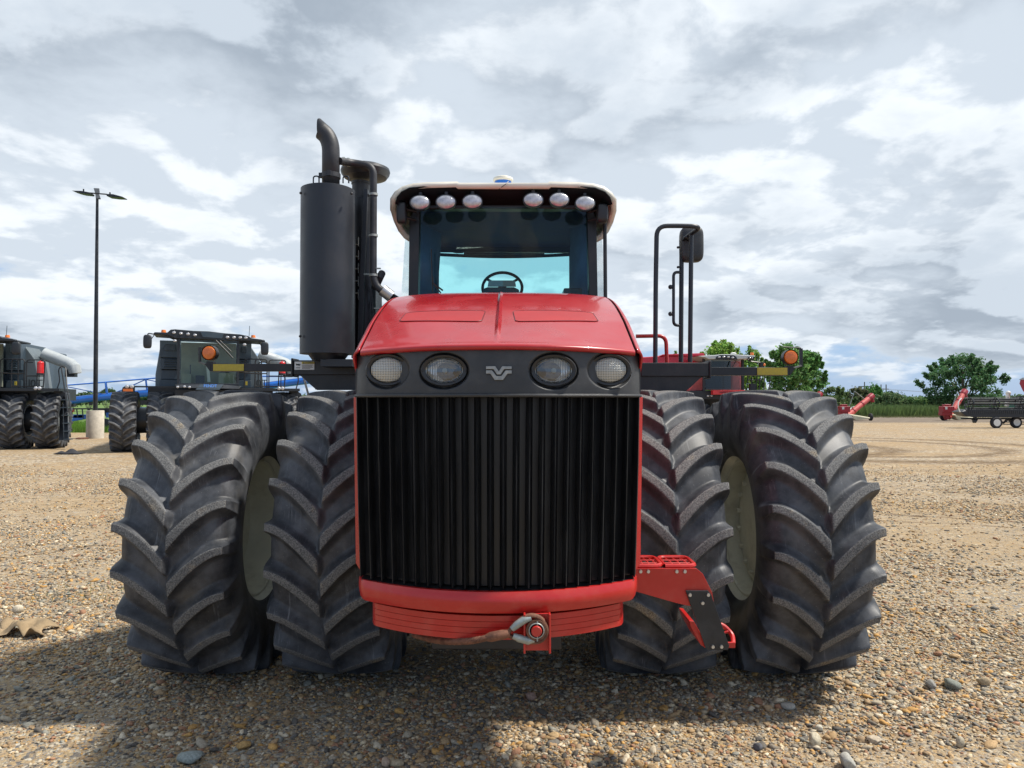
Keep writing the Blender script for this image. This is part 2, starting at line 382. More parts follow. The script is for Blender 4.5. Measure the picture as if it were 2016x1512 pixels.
col = MIX(MA('MULTIPLY', MR(fine, .48, .68), MA('MULTIPLY', far, .7)), col, (.17, .12, .072, 1))
col = MIX(MA('MULTIPLY', MR(spf.outputs[0], .70, .74), MA('MULTIPLY', far, MR(patch, .40, .60, .75, .25))), col, (.52, .46, .37, 1))
col = MIX(MA('MULTIPLY', MR(spf.outputs[1], .76, .80), MA('MULTIPLY', far, MR(patch, .40, .60, .8, .3))), col, (.14, .125, .11, 1))
col = MIX(MA('MULTIPLY', MR(NOISE(obj, 22., 5., .7), .5, .75), MA('MULTIPLY', far, .5)), col, (.50, .45, .37, 1))
col = MIX(MA('MULTIPLY', trk, .9), col, (.125, .082, .046, 1))
setin(b.inputs['Base Color'], col); b.inputs['Roughness'].default_value = .95; b.inputs['Specular IOR Level'].default_value = .2
hgt = MA('SUBTRACT', MA('MULTIPLY', MA('SUBTRACT', 1., MR(va.outputs['Distance'], 0., .6)), MA('SUBTRACT', 1., sandm)), MA('MULTIPLY', trk, .8))
hgt = MA('ADD', hgt, MA('MULTIPLY', MA('SUBTRACT', 1., MR(vb.outputs['Distance'], 0., .6)), .35))
bp = N('ShaderNodeBump'); bp.inputs['Strength'].default_value = .7; bp.inputs['Distance'].default_value = .012; nt.links.new(hgt, bp.inputs['Height'])
bp2 = N('ShaderNodeBump'); bp2.inputs['Strength'].default_value = .5; bp2.inputs['Distance'].default_value = .12; nt.links.new(MA('ADD', fine, MA('MULTIPLY', patch, .6)), bp2.inputs['Height']); nt.links.new(bp.outputs[0], bp2.inputs['Normal'])
nt.links.new(bp2.outputs[0], b.inputs['Normal'])

def attrmat(name, rough=.85, bump=0., trans=0., spec=.3):
    m, b, out = newmat(name); a = N('ShaderNodeAttribute'); a.attribute_name = 'col'
    c = a.outputs['Color']
    if bump:
        t = N('ShaderNodeTexCoord')
        c = MIX(MR(NOISE(t.outputs['Object'], 90., 4., .7), .3, .7), MIX(1., c, (.72, .72, .72, 1), 'MULTIPLY'), MIX(1., c, (1.2, 1.2, 1.2, 1), 'MULTIPLY'))
    setin(b.inputs['Base Color'], c); b.inputs['Roughness'].default_value = rough; b.inputs['Specular IOR Level'].default_value = spec
    if trans:
        tl = N('ShaderNodeBsdfTranslucent'); setin(tl.inputs[0], c); mx = N('ShaderNodeMixShader'); mx.inputs[0].default_value = trans
        nt.links.new(b.outputs[0], mx.inputs[1]); nt.links.new(tl.outputs[0], mx.inputs[2]); nt.links.new(mx.outputs[0], out.inputs[0])
    return m
M['pebble'] = attrmat('pebble_stone', .8, 1.)
M['leaf'] = attrmat('leaf', .6, 0, .4)
m, b, out = newmat('grass_field_cover'); M['field'] = m
t = N('ShaderNodeTexCoord'); setin(b.inputs['Base Color'], MIX(MR(NOISE(t.outputs['Object'], .6, 8., .7), .35, .65), (.06, .12, .02, 1), (.13, .21, .04, 1))); b.inputs['Roughness'].default_value = .95
m, b, out = newmat('bare_soil'); M['soil'] = m
t = N('ShaderNodeTexCoord'); setin(b.inputs['Base Color'], MIX(MR(NOISE(t.outputs['Object'], .9, 8., .75), .4, .62), (.12, .09, .065, 1), (.20, .155, .11, 1))); b.inputs['Roughness'].default_value = .95

def npmesh(name, verts, tris, mat, cols=None, parent=None, loc=(0, 0, 0), smooth=True, k=3):
    me = bpy.data.meshes.new(name); nv, nf = len(verts), len(tris)
    me.vertices.add(nv); me.vertices.foreach_set('co', np.asarray(verts, np.float32).ravel())
    me.loops.add(nf * k); me.loops.foreach_set('vertex_index', np.asarray(tris, np.int32).ravel())
    me.polygons.add(nf); me.polygons.foreach_set('loop_start', np.arange(nf, dtype=np.int32) * k)
    try: me.polygons.foreach_set('loop_total', np.full(nf, k, np.int32))
    except Exception: pass
    me.polygons.foreach_set('use_smooth', np.full(nf, smooth, bool))
    if cols is not None:
        ca = me.color_attributes.new('col', 'FLOAT_COLOR', 'POINT')
        ca.data.foreach_set('color', np.concatenate([cols, np.ones((nv, 1))], 1).astype(np.float32).ravel())
    me.update(calc_edges=True); me.materials.append(mat)
    return link_mesh(name, me, parent, loc)

# ------------------------------------------------------------------ ground
g = MB(); g.add([(-900, -60, 0), (900, -60, 0), (900, 3000, 0), (-900, 3000, 0)], [(0, 1, 2, 3)])
tag(g.build('ground', M['gravel']), kind='structure'); WLg = None
g = MB(); g.add([(-900, 45.5, .004), (-14, 45.5, .004), (2, 50, .004), (16, 92, .004), (900, 92, .004), (900, 2990, .004), (-900, 2990, .004)], [(0, 1, 2, 3, 4, 5, 6)])
tag(g.build('grass_field', M['field']), kind='structure')
pp = [(18, 70, .008), (30, 66, .008), (60, 67, .008), (120, 69, .008), (120, 93, .008), (18, 93, .008)]
g = MB(); g.add(pp, [tuple(range(6))]); tag(g.build('soil_strip', M['soil']), kind='structure')

# pebbles: thousands of small stones as one stuff object
def icos(sub):
    bm = bmesh.new(); bmesh.ops.create_icosphere(bm, subdivisions=sub, radius=1)
    v = np.array([p.co[:] for p in bm.verts]); f = np.array([[q.index for q in p.verts] for p in bm.faces]); bm.free(); return v, f
PAL = np.array([1.07, .95, .77]) * np.array([(.36,.27,.17),(.28,.22,.16),(.20,.19,.18),(.42,.33,.22),(.30,.29,.27),(.14,.145,.155),(.47,.43,.35),(.45,.29,.12),(.10,.10,.105),(.30,.18,.13),(.52,.50,.45),(.22,.24,.25),(.33,.25,.17),(.38,.36,.32)])
def vnoise(x, y, s, seed=0):
    r = np.random.default_rng(seed); g_ = r.random((64, 64)); x = x * s; y = y * s
    xi = np.floor(x).astype(int); yi = np.floor(y).astype(int); fx = x - xi; fy = y - yi; fx = fx * fx * (3 - 2 * fx); fy = fy * fy * (3 - 2 * fy)
    a = g_[xi % 64, yi % 64]; b_ = g_[(xi + 1) % 64, yi % 64]; c_ = g_[xi % 64, (yi + 1) % 64]; d_ = g_[(xi + 1) % 64, (yi + 1) % 64]
    return (a * (1 - fx) + b_ * fx) * (1 - fy) + (c_ * (1 - fx) + d_ * fx) * fy
def pebbles(name, n, d0, d1, rmu, sub, seed, label):
    r = np.random.default_rng(seed)
    D = d0 + (d1 - d0) * r.random(n * 2) ** .85
    X = (r.random(n * 2) * 2 - 1) * (.74 * D + .5)
    dn = .65 * vnoise(X + 40, D + 40, .8, 3) + .35 * vnoise(X + 40, D + 40, 2.3, 4)
    keep = (r.random(n * 2) < np.clip((d1 - D) / (d1 - d0) * 2.2, 0, 1)) & (r.random(n * 2) < np.clip((dn - .22) * 2.2, .12, 1) * np.where(X > .5, .8, 1.0))
    D, X = D[keep][:n], X[keep][:n]; n = len(D)
    rad = rmu * np.exp(r.normal(0, .42, n)); rad = np.clip(rad, .004, .032)
    bv, bf = icos(sub); nv = len(bv)
    var = np.stack([bv * (1 + .30 * r.normal(0, 1, (nv, 1)) * (.6 if sub > 1 else 1)) for _ in range(24)]) if sub == 1 else \
          np.stack([bv * (1 + .22 * np.sin(bv @ r.normal(0, 2.2, (3, 1)) + r.random() * 6) + .16 * np.sin(bv @ r.normal(0, 4, (3, 1)) + r.random() * 6)) for _ in range(24)])
    k = r.integers(0, 24, n); V = var[k].copy()
    sc = np.stack([rad * (1 + .35 * r.random(n)), rad * (.75 + .3 * r.random(n)), rad * (.42 + .3 * r.random(n))], 1)
    V *= sc[:, None, :]
    tx = r.normal(0, .22, n)[:, None]; V[:, :, 2] += tx * V[:, :, 0] 
    a = r.random(n) * 6.283; ca, sa = np.cos(a)[:, None], np.sin(a)[:, None]
    x = V[:, :, 0] * ca - V[:, :, 1] * sa; y = V[:, :, 0] * sa + V[:, :, 1] * ca
    V = np.stack([x + X[:, None], y + D[:, None], V[:, :, 2] + (sc[:, 2] * .35)[:, None]], 2)
    F = bf[None] + (np.arange(n) * nv)[:, None, None]
    c = PAL[r.integers(0, len(PAL), n)] * (.82 + .36 * r.random((n, 1)))
    c = np.repeat(c[:, None, :], nv, 1).reshape(-1, 3)
    o = npmesh(name, V.reshape(-1, 3), F.reshape(-1, 3), M['pebble'], c, smooth=True)
    return tag(o, label, 'gravel', kind='stuff')
pebbles('gravel', 12000, 3.7, 6.4, .0106, 2, 1, 'loose rounded river pebbles covering the yard closest to the camera')
pebbles('gravel', 75000, 3.7, 8.0, .0074, 1, 2, 'fine tan and grey pebbles between the larger stones near the tractor')
pebbles('gravel', 110000, 6.2, 24.0, .0118, 1, 3, 'pebbles strewn over the yard beside and behind the tractor wheels')

def rock(px, py, wpx, hpx, col, label, seed, ang=0.):
    v = (py - 756) / FPX; D = 2.0 / ((py - 788) / FPX)
    r = np.random.default_rng(seed); bv, bf = icos(3); V = bv.copy()
    for _ in range(5):
        d = r.normal(0, 1, 3); d /= np.linalg.norm(d); q = V @ d; lim = .55 + .3 * r.random(); V = V - np.outer(np.maximum(q - lim, 0), d)
    V *= (1 + .05 * np.sin(V @ r.normal(0, 5, (3, 1))))
    w = wpx / FPX * D / 2; h = hpx / FPX * D / 2
    V *= np.array([w, w * .75, h * .95]); ca, sa = math.cos(ang), math.sin(ang)
    V = V @ np.array([[ca, sa, 0], [-sa, ca, 0], [0, 0, 1]])
    c = np.tile(np.array(col), (len(V), 1)); base = W(px, py, D); z0 = V[:, 2].min() * .75
    V[:, 2] -= z0
    o = npmesh('rock', V, bf, M['pebble'], c, loc=(base.x, base.y, 0), smooth=True)
    return tag(o, label, 'rock', 'larger stones lying on the gravel')
for i, a in enumerate([
    (375, 1492, 52, 26, (.26, .29, .27), 'smooth grey-green oblong stone at the bottom edge, left of the hood shadow'),
    (480, 1466, 28, 18, (.42, .26, .10), 'small orange-brown stone lying right of the smooth grey-green oblong stone'),
    (1834, 1350, 28, 20, (.25, .24, .22), 'squarish grey stone, left one of the pair on the sandy gravel at right'),
    (1872, 1350, 40, 22, (.20, .21, .18), 'long flat olive-grey stone, right one of the pair on the sandy gravel at right'),
    (1936, 1345, 26, 24, (.36, .28, .18), 'round tan stone lying just right of the long flat olive-grey stone'),
    (1603, 1462, 28, 34, (.50, .44, .32), 'upright pale cream stone with a chipped face near the bottom right'),
    (1612, 1432, 20, 14, (.45, .42, .34), 'small pale stone just behind the upright cream stone'),
    (1668, 1503, 42, 34, (.38, .37, .33), 'large angular grey and tan stone at the bottom edge right of centre'),
    (1550, 1390, 30, 18, (.38, .36, .31), 'flat pale grey stone just in front of the outermost right tyre shadow'),
    (1720, 1455, 32, 16, (.42, .35, .26), 'smooth pinkish tan flat stone in a pair near the bottom right'),
    (1890, 1463, 20, 26, (.40, .35, .26), 'oval tan stone standing alone near the bottom right corner'),
    (1492, 1467, 24, 16, (.10, .10, .11), 'dark charcoal stone in the gravel left of the upright cream stone'),
    (760, 1500, 26, 22, (.40, .30, .22), 'flat brownish stone at the bottom edge in the hood shadow'),
    (1045, 1372, 24, 18, (.34, .22, .17), 'reddish brown stone on the sunlit edge below the tow hook'),
    (35, 1204, 20, 20, (.52, .46, .36), 'round pale pebble stone standing behind the crumpled brown cloth')]):
    rock(*a, seed=i + 20, ang=i * .7)

# crumpled cloth
def cloth():
    D = 6.35; c = W(42, 1240, D); r = np.random.default_rng(5)
    pk = [(r.random() * .5 - .25, r.random() * .3 - .15, .04 + .09 * r.random(), .05 + .04 * r.random()) for _ in range(9)]
    def f(u, v):
        x = (u - .5) * .44 * (1 + .2 * math.sin(v * 9)); y = (v - .5) * .26 * (1 + .25 * math.sin(u * 7 + 1))
        z = .012 + sum(h * max(0, 1 - math.hypot(x - a, y - b_) / (w * 1.6)) for a, b_, h, w in pk) * .8
        z += .010 * abs(math.sin(x * 14 + y * 9)) + .012 * abs(math.sin(y * 17 - x * 12))
        return Vector((c.x + x, D + y, z))
    g = MB(); g.grid(f, 26, 18); return g.build('crumpled_cloth', M['cloth'], ang=25, solid=.004)
tag(cloth(), 'crumpled brown cloth lying on the gravel at the left edge', 'cloth')

# ------------------------------------------------------------------ tyres and wheels
def tyre_mesh(nth, lugs=22, fine=True, phase=0.):
    Cp = np.array([(0,.988),(.10,.987),(.20,.979),(.28,.960),(.322,.928),(.343,.90),(.360,.85),(.371,.78),(.366,.70),(.342,.62),(.308,.567),(.290,.54)])
    Lp = np.array([(0,1.050),(.10,1.049),(.20,1.045),(.30,1.037),(.353,1.026),(.368,.968),(.376,.885),(.3735,.785),(.366,.70),(.342,.62),(.308,.567),(.290,.54)])
    if fine: seg = [10, 10, 11, 12, 12, 8, 7, 5, 4, 4, 3]
    else: seg = [3, 3, 3, 3, 3, 2, 2, 2, 2, 2, 1]
    t = np.concatenate([i + np.arange(s_) / s_ for i, s_ in enumerate(seg)] + [[11.]])
    def interp(Pn, smooth):
        x = np.interp(t, range(12), Pn[:, 0]); y = np.interp(t, range(12), Pn[:, 1])
        for _ in range(smooth):
            x[1:-1] = (x[:-2] + 2 * x[1:-1] + x[2:]) / 4; y[1:-1] = (y[:-2] + 2 * y[1:-1] + y[2:]) / 4
        return x, y
    cx_, cr = interp(Cp, 14 if fine else 1); lx, lr = interp(Lp, 1 if fine else 0)
    t2 = np.concatenate([-t[::-1][:-1], t]); sg = np.sign(t2)
    cx2 = np.concatenate([-cx_[::-1][:-1], cx_]); cr2 = np.concatenate([cr[::-1][:-1], cr])
    lx2 = np.concatenate([-lx[::-1][:-1], lx]); lr2 = np.concatenate([lr[::-1][:-1], lr])
    th = np.arange(nth) / nth * 2 * np.pi; pitch = 2 * np.pi / lugs
    H = np.zeros((nth, len(t2))); Tm = H.copy()
    for side in (-1, 1):
        s_ = lx2 * side                                  # own side positive
        st = t2 * side
        over = np.maximum(st - 4, 0)
        u = np.clip(s_ / .353, -.15, 1.0)
        off = -.255 * (1 - u) ** 1.65 / 1.03
        slope = np.where(st < 4, .255 * 1.65 * np.maximum(1 - u, 0) ** .65 / .353, 0)
        cb = 1 / np.sqrt(1 + slope ** 2)
        ph = th[:, None] + phase * pitch - off[None, :] - (0 if side < 0 else pitch / 2)
        d = np.abs((ph + pitch / 2) % pitch - pitch / 2) * 1.03 * cb[None, :]
        w = .0245 + .007 * (1 - np.clip(u, 0, 1)) + .007 * np.clip(over, 0, 3)
        e = (.006 - s_) / cb
        q = np.hypot(np.maximum(d - (w - .016)[None, :], 0), np.maximum(e + .012, 0)[None, :]) - .016
        wall = .050
        h = np.where(q <= 0, 1., np.clip(1 - q / wall, 0, 1) ** 2.1)
        h = np.where(st[None, :] > 7, 0, h)
        H = np.maximum(H, h); Tm = np.maximum(Tm, np.where(st[None, :] <= 4.12, h, h * .9))
    x = cx2[None] + (lx2 - cx2)[None] * H; r = cr2[None] + (lr2 - cr2)[None] * H
    z = r * np.sin(th)[:, None]; y = -r * np.cos(th)[:, None]
    bulge = 1 + .055 * np.exp(-((z + 1.03) / .22) ** 2); x = x * bulge
    z = np.maximum(z, -1.03 + .0 * z)
    V = np.stack([x, y, z], 2).reshape(-1, 3); nw = len(t2)
    i, j = np.meshgrid(np.arange(nth), np.arange(nw - 1), indexing='ij'); i2 = (i + 1) % nth
    F = np.stack([i * nw + j, i * nw + j + 1, i2 * nw + j + 1, i2 * nw + j], 2).reshape(-1, 4)
    return V, F, Tm.reshape(-1)
def make_tyre_me(name, nth, lugs, fine, scale=(1, 1, 1), mat=None, phase=0.):
    V, F, H = tyre_mesh(nth, lugs, fine, phase)
    o = npmesh(name, V * np.array(scale), F, mat or M['rubber'], k=4)
    at_ = o.data.attributes.new('lug', 'FLOAT', 'POINT'); at_.data.foreach_set('value', H.astype(np.float32))
    me = o.data; del WL[o]; bpy.data.objects.remove(o); return me
TYL = make_tyre_me('tyre', 1320, 22, True, phase=.42); TYR = make_tyre_me('tyre', 1320, 22, True, phase=1.02)
def rim_mb(side=1):
    g = MB()
    pr = [(.298, .60), (.305, .565), (.285, .545), (.26, .535), (.23, .50), (.05, .485), (.0, .47), (-.03, .42), (-.05, .33), (-.04, .20), (-.04, .18), (-.01, .17), (-.01, .001)]
    g.lathe(pr, (0, 0, 0), 'X', 64, cap0=False); g.lathe([(-a - .0, r) for a, r in pr[:6]] + [(-.13, .44), (-.15, .30), (-.15, .001)], (0, 0, 0), 'X', 64, cap0=False)
    for k in range(16):
        a = (k + .5) * math.pi / 8
        g.cyl((-.06, .37 * math.cos(a), .37 * math.sin(a)), (-.015, .37 * math.cos(a), .37 * math.sin(a)), .020, n=6); g.cyl((-.10, .37 * math.cos(a), .37 * math.sin(a)), (-.17, .37 * math.cos(a), .37 * math.sin(a)), .020, n=6)
    for x_ in (.235, -.235): g.tube([Vector((x_, .505 * math.cos(a), .505 * math.sin(a))) for a in np.linspace(0, 2 * math.pi, 61)], .012, 6, False)
    return g
# ------------------------------------------------------------------ the red tractor
AX = -.085; DF = 5.67; DR = 9.6; ZC = 1.03
T = empty('tractor', (AX, 7.2, 0), 'big red articulated four wheel drive tractor with dual tyres facing the camera', 'tractor')
rim0 = None
for D_ in (DF, DR):
    for sgn in (-1, 1):
        for off in (1.125, 2.09):
            c = Vector((AX + sgn * off, D_, ZC))
            w = empty('wheel', c, parent=T)
            ty = link_mesh('tyre', TYL if sgn < 0 else TYR, w, c)
            if rim0 is None:
                rim0 = rim_mb().build('rim', M['cream'], w); rm = rim0
                rim0.location = (0, 0, 0)
            else:
                rm = link_mesh('rim', rim0.data, w, c)
for D_ in (DF, DR):
    g = MB(); g.cyl((AX - 1.1, D_, ZC), (AX + 1.1, D_, ZC), .14, n=24); g.cyl((AX - .62, D_, ZC), (AX + .62, D_, ZC), .26, n=24)
    g.build('axle', M['black'], T, .005)
g = MB(); g.box((AX - .36, 4.1, .62), (AX + .36, 7.3, 1.55)); g.box((AX - .45, 7.5, .7), (AX + .45, 10.6, 1.75)); g.cyl((AX, 7.2, .6), (AX, 7.2, 1.8), .2)
g.box((AX - .55, 4.3, 1.3), (AX + .55, 6.2, 2.2)); g.box((AX-.6,8.2,1.7),(AX+.6,10.4,2.0))
g.build('chassis', M['black'], T, .01)

NX = AX + .013     # hood centreline
def plan(x, bow=.27, w=.73): return bow * abs(x / w) ** 2.1
ztab = np.array([(3.50, 2.266), (3.56, 2.284), (3.70, 2.338), (3.85, 2.390), (4.0, 2.445), (4.34, 2.575), (4.7, 2.680), (5.05, 2.742), (5.4, 2.782), (5.8, 2.80), (6.05, 2.80)])
def ztop(y): return float(np.interp(y, ztab[:, 0], ztab[:, 1]))
def zs(y):   # smoothed
    return sum(ztop(y + k * .07) for k in (-2, -1, 0, 1, 2)) / 5 if y > 3.65 else ztop(y)
def hoodpt(x, v, lift=0.):
    # v 0..1 front to rear along the hood
    w = .742; y0 = 3.485 + plan(x, .262); y = y0 + (6.05 - y0) * v
    s_ = min(v * 2.2, 1.)
    edge_ = .008 + .018 * s_
    f = abs(x / w)
    z = zs(3.50 + 2.55 * v + .12 * f * f * min(1, v * 6)) - edge_ * f ** 4 - .010 * f * f
    return Vector((NX + x, y, z + lift))
g = MB()
def top(u, v):
    x = (u * 2 - 1) * .694
    p = hoodpt(x, v)
    dd = abs(x) # raised centre ridge
    vv = v
    rid = max(0., 1 - dd / .016) * .020 * max(0., min(1, (vv - .02) / .15)) * max(0., min(1, (.62 - vv) / .2))
    p.z += rid
    return p
us = sorted(set([round(i / 60, 4) for i in range(61)] + [.5 + k * .002 for k in range(-8, 9)]))
vsn = [i / 70 for i in range(71)]
vs = [top(u, v) for u in us for v in vsn]; nvn = len(vsn)
g.add(vs, [[i * nvn + j, (i + 1) * nvn + j, (i + 1) * nvn + j + 1, i * nvn + j + 1] for i in range(len(us) - 1) for j in range(nvn - 1)])
# rolled front lip, same stations as the hood skin
prof_ = [(0, 0), (-.006, -.004), (-.009, -.011), (-.007, -.020), (.004, -.026), (.030, -.027)]
vs = [top(u, 0) + Vector((0, a, b_ - (.0 if k == 0 else 0))) for u in us for k, (a, b_) in enumerate(prof_)]; m6 = len(prof_)
g.add(vs, [[i * m6 + j, (i + 1) * m6 + j, (i + 1) * m6 + j + 1, i * m6 + j + 1] for i in range(len(us) - 1) for j in range(m6 - 1)])
hood = g.build('hood', M['red'], T, ang=50, weld=True)
def hoodD(x, D_, lift=0.):
    y0 = 3.50 + plan(x, .25); return hoodpt(x, (D_ - y0) / (6.05 - y0), lift)
for s_ in (-1, 1):    # faint vent panels let into the hood
    q = MB()
    def ins(u, v):
        xl = s_ * (.545 - u * .455 - .012 * v); d0 = 3.925 + .105 * (1 - u) ** 1.5; d1 = 4.145 + .05 * (1 - u)
        cr = .018 * (max(0, 1 - min(u, 1 - u) / .06) ** 2); vv = .5 + (v - .5) * (1 - cr * 8); return hoodD(xl, d0 + (d1 - d0) * vv, .003)
    q.grid(ins, 24, 8); q.build('vent_panel', M['redmatt'], hood)
    q = MB(); outl = [ins(i / 24, 0) for i in range(25)] + [ins(1, j / 8) for j in range(1, 9)] + [ins(1 - i / 24, 1) for i in range(1, 25)] + [ins(0, 1 - j / 8) for j in range(1, 8)]
    q.tube(outl + [outl[0]], .0016, 5, False); q.build('panel_seam', M['black'], hood)
# side panels
for s_ in (-1, 1):
    g = MB()
    def sp_(u, v):
        # u: around section from the seam, over the shoulder and down
        y0 = 3.50 + plan(.73, .25)
        if u < .25:
            x = .711 + .031 * math.sin(u / .25 * math.pi / 2); p = hoodpt(min(x, .742), v); dz = .034 * (1 - math.cos(u / .25 * math.pi / 2))
            return Vector((NX + s_ * x, p.y, p.z - dz))
        t_ = (u - .25) / .75; p = hoodpt(.740, v); z0 = p.z - .034
        zb = 1.19 + .55 * max(0, (v - .25)) if v > .25 else 1.19
        x = .742 + .004 * math.sin(t_ * math.pi) + .008 * t_
        x = .742 - .008 * min(1, t_ * 5) + .022 * t_
        return Vector((NX + s_ * x, p.y + .17 * min(1, t_ * 6) * (1 - v), z0 + (zb - z0) * t_))
    g.grid(sp_, 44, 40)
    g.build('side_panel', M['red'], T, ang=60, solid=.012)
g = MB()
def under(u, v):
    x = (u * 2 - 1) * .725; p = hoodpt(x, .01 + .98 * v); return Vector((p.x, p.y + .01, p.z - .03))
g.grid(under, 30, 30); g.box((NX - .70, 3.86, 1.2), (NX + .70, 4.1, 2.2)); g.build('hood_frame', M['black'], T)

# headlight panel
HL = [(762, 728, 34, 25, 1), (874, 729, 36.5, 24.5, 0), (1090, 729, 36, 25, 0), (1201, 728, 34, 25, 1)]
ZP1 = W(982, 687, 3.5).z; ZP0 = W(982, 776, 3.5).z
def fy(x): return 3.492 + plan(x, .27) + max(0, abs(x) - .66) ** 2 * 8
hl = []
for (px, py, a, b_, grd) in HL:
    x = (px - 982) / FPX * 3.5
    for _ in range(6): x = (W(px, py, fy(x)).x - NX)
    D_ = fy(x); hl.append((x, D_, W(px, py, D_).z, a / FPX * D_, b_ / FPX * D_, grd))
g = MB()
def pan(u, v):
    x = (u * 2 - 1) * .733; z = ZP0 + (ZP1 - ZP0) * v
    y = fy(x) + .012 * (v) ** 2
    for (hx, hd, hz, ha, hb, _) in hl:
        q = math.hypot((x - hx) / (ha * 1.42), (z - hz + .003) / (hb * 1.52))
        t_ = min(1, max(0, (1.0 - q) / .13)); y += .040 * t_ * t_ * (3 - 2 * t_)
    return Vector((NX + x, y, z))
g.grid(pan, 300, 60)
panel = g.build('headlight_panel', M['plastic'], T, ang=60)
g = MB(); g.tube([Vector((NX + x_, fy(x_) - .006, ZP0 - .006)) for x_ in np.linspace(-.735, .735, 50)], .009, 8); pass
for s_ in (-1, 1):
    g.box((NX + s_ * .733 - .004, fy(.733) - .002, ZP0 + .01), (NX + s_ * .733 + .004, fy(.733) + .10, ZP1 - .01))
g.build('panel_trim', M['plastic'], T)
for (hx, hd, hz, ha, hb, grd) in hl:
    h = empty('headlight', (NX + hx, hd + .03, hz), parent=T)
    c = Vector((NX + hx, hd, hz)); yaw = math.atan2(.0, 1)
    g = MB(); pr = [(.035, 1.26), (.012, 1.28), (.004, 1.22), (.006, 1.10), (.012, 1.02), (.030, .99)]
    vs = []; n = 48
    for (a_, r_) in pr:
        for k in range(n): vs.append(c + Vector((r_ * ha * math.cos(2 * math.pi * k / n), a_, r_ * hb * math.sin(2 * math.pi * k / n))))
    g.add(vs, [[i * n + k, i * n + (k + 1) % n, (i + 1) * n + (k + 1) % n, (i + 1) * n + k] for i in range(len(pr) - 1) for k in range(n)])
    g.build('bezel', M['lampback'], h)
    g = MB()
    for k in range(6):
        a_ = R(0 + 60 * k) ; g.cyl(c + Vector((1.15 * ha * math.cos(a_), .006, 1.17 * hb * math.sin(a_))), c + Vector((1.15 * ha * math.cos(a_), -.002, 1.17 * hb * math.sin(a_))), .0042, n=8)
    g.build_each('screw', M['black'], h)
    if grd:
        g = MB(); vs = []
        g.ell(c + Vector((0, .016, 0)), ha * .99, .018, hb * .99, 40, 16); g.build('lens', M['gridlens'], h)
    else:
        g = MB(); n = 40; pr = [(.018, 1.0), (.030, .9), (.045, .7), (.055, .45), (.058, .20), (.058, .001)]
        vs = []
        for (a_, r_) in pr:
            for k in range(n): vs.append(c + Vector((r_ * ha * math.cos(2 * math.pi * k / n), a_, r_ * hb * math.sin(2 * math.pi * k / n))))
        g.add(vs, [[i * n + k, i * n + (k + 1) % n, (i + 1) * n + (k + 1) % n, (i + 1) * n + k] for i in range(len(pr) - 1) for k in range(n)])
        g.build('reflector', M['reflector'], h)
        g = MB(); g.cyl(c + Vector((.002, .056, 0)), c + Vector((.002, .022, 0)), .012, n=16); g.build('bulb', M['galv'], h)
        g = MB(); g.ell(c + Vector((0, .020, 0)), ha * .99, .016, hb * .99, 40, 16); g.build('lens', M['lens'], h)
# emblem
g = MB()
for poly in ([(925,148),(991,148),(1015,184),(1040,148),(1107,148),(1107,169),(1054,169),(1028,207),(1003,207),(977,169),(925,169)],
             [(925,177),(968,177),(998,217),(1034,217),(1064,177),(1107,177),(1107,201),(1077,201),(1046,246),(986,246),(955,201),(925,201)]):
    g.prism([W(700 + a / 3.6, 680 + b_ / 3.6, 3.494) for a, b_ in poly], (0, -.010, 0))
g.build('wing_emblem', M['emblem'], T, .0015)

# grille
GZ1 = ZP0 - .012; GZ0 = W(982, 1160, 3.5).z
g = MB(); nb = 23; hw1, hw0 = .722, .692
def gw(z): return hw0 + (hw1 - hw0) * (z - GZ0) / (GZ1 - GZ0)
for i in range(nb + 1):
    f = (i / nb) * 2 - 1
    def sec(z, f=f):
        x = f * gw(z); y = 3.505 + plan(x, .27, .73) - .010 * math.sin((z - GZ0) / (GZ1 - GZ0) * math.pi); return x, y
    lean = .012
    zz = [GZ0 + (GZ1 - GZ0) * k / 10 for k in range(11)]
    prof = [(-.0035, .0), (0, -.006), (.0035, .0), (.0050, .030), (.016, .062), (-.018, .062), (-.0050, .030)]
    vs = []
    for z in zz:
        x, y = sec(z)
        for (a_, b_) in prof: vs.append((NX + x + a_, y + b_, z))
    n = len(prof)
    fs = [[k * n + q, k * n + (q + 1) % n, (k + 1) * n + (q + 1) % n, (k + 1) * n + q] for k in range(10) for q in range(n)] + [list(range(n)), [10 * n + q for q in range(n)]]
    g.add(vs, fs)
def back(u, v):
    z = GZ0 + (GZ1 - GZ0) * v; x = (u * 2 - 1) * gw(z); return Vector((NX + x, 3.565 + plan(x, .27, .73), z))
g.grid(back, 40, 4)
def sill(u, v):
    x = (u * 2 - 1) * hw0; return Vector((NX + x, 3.50 + plan(x, .27, .73) + .09 * v, GZ0 - .004 - .010 * (1 - v)))
g.grid(sill, 40, 2)
g.build('grille', M['grille'], T, ang=25)
# side trims either side of the grille
g = MB()
for s_ in (-1, 1):
    g.prism([(NX + s_ * (hw1 + .004), 3.80, GZ1), (NX + s_ * (hw1 + .030), 3.83, GZ1), (NX + s_ * (hw0 + .045), 3.83, GZ0 + .05), (NX + s_ * (hw0 + .004), 3.80, GZ0)], (0, .08, 0))
g.build_each('grille_frame', M['red'], T, .003)

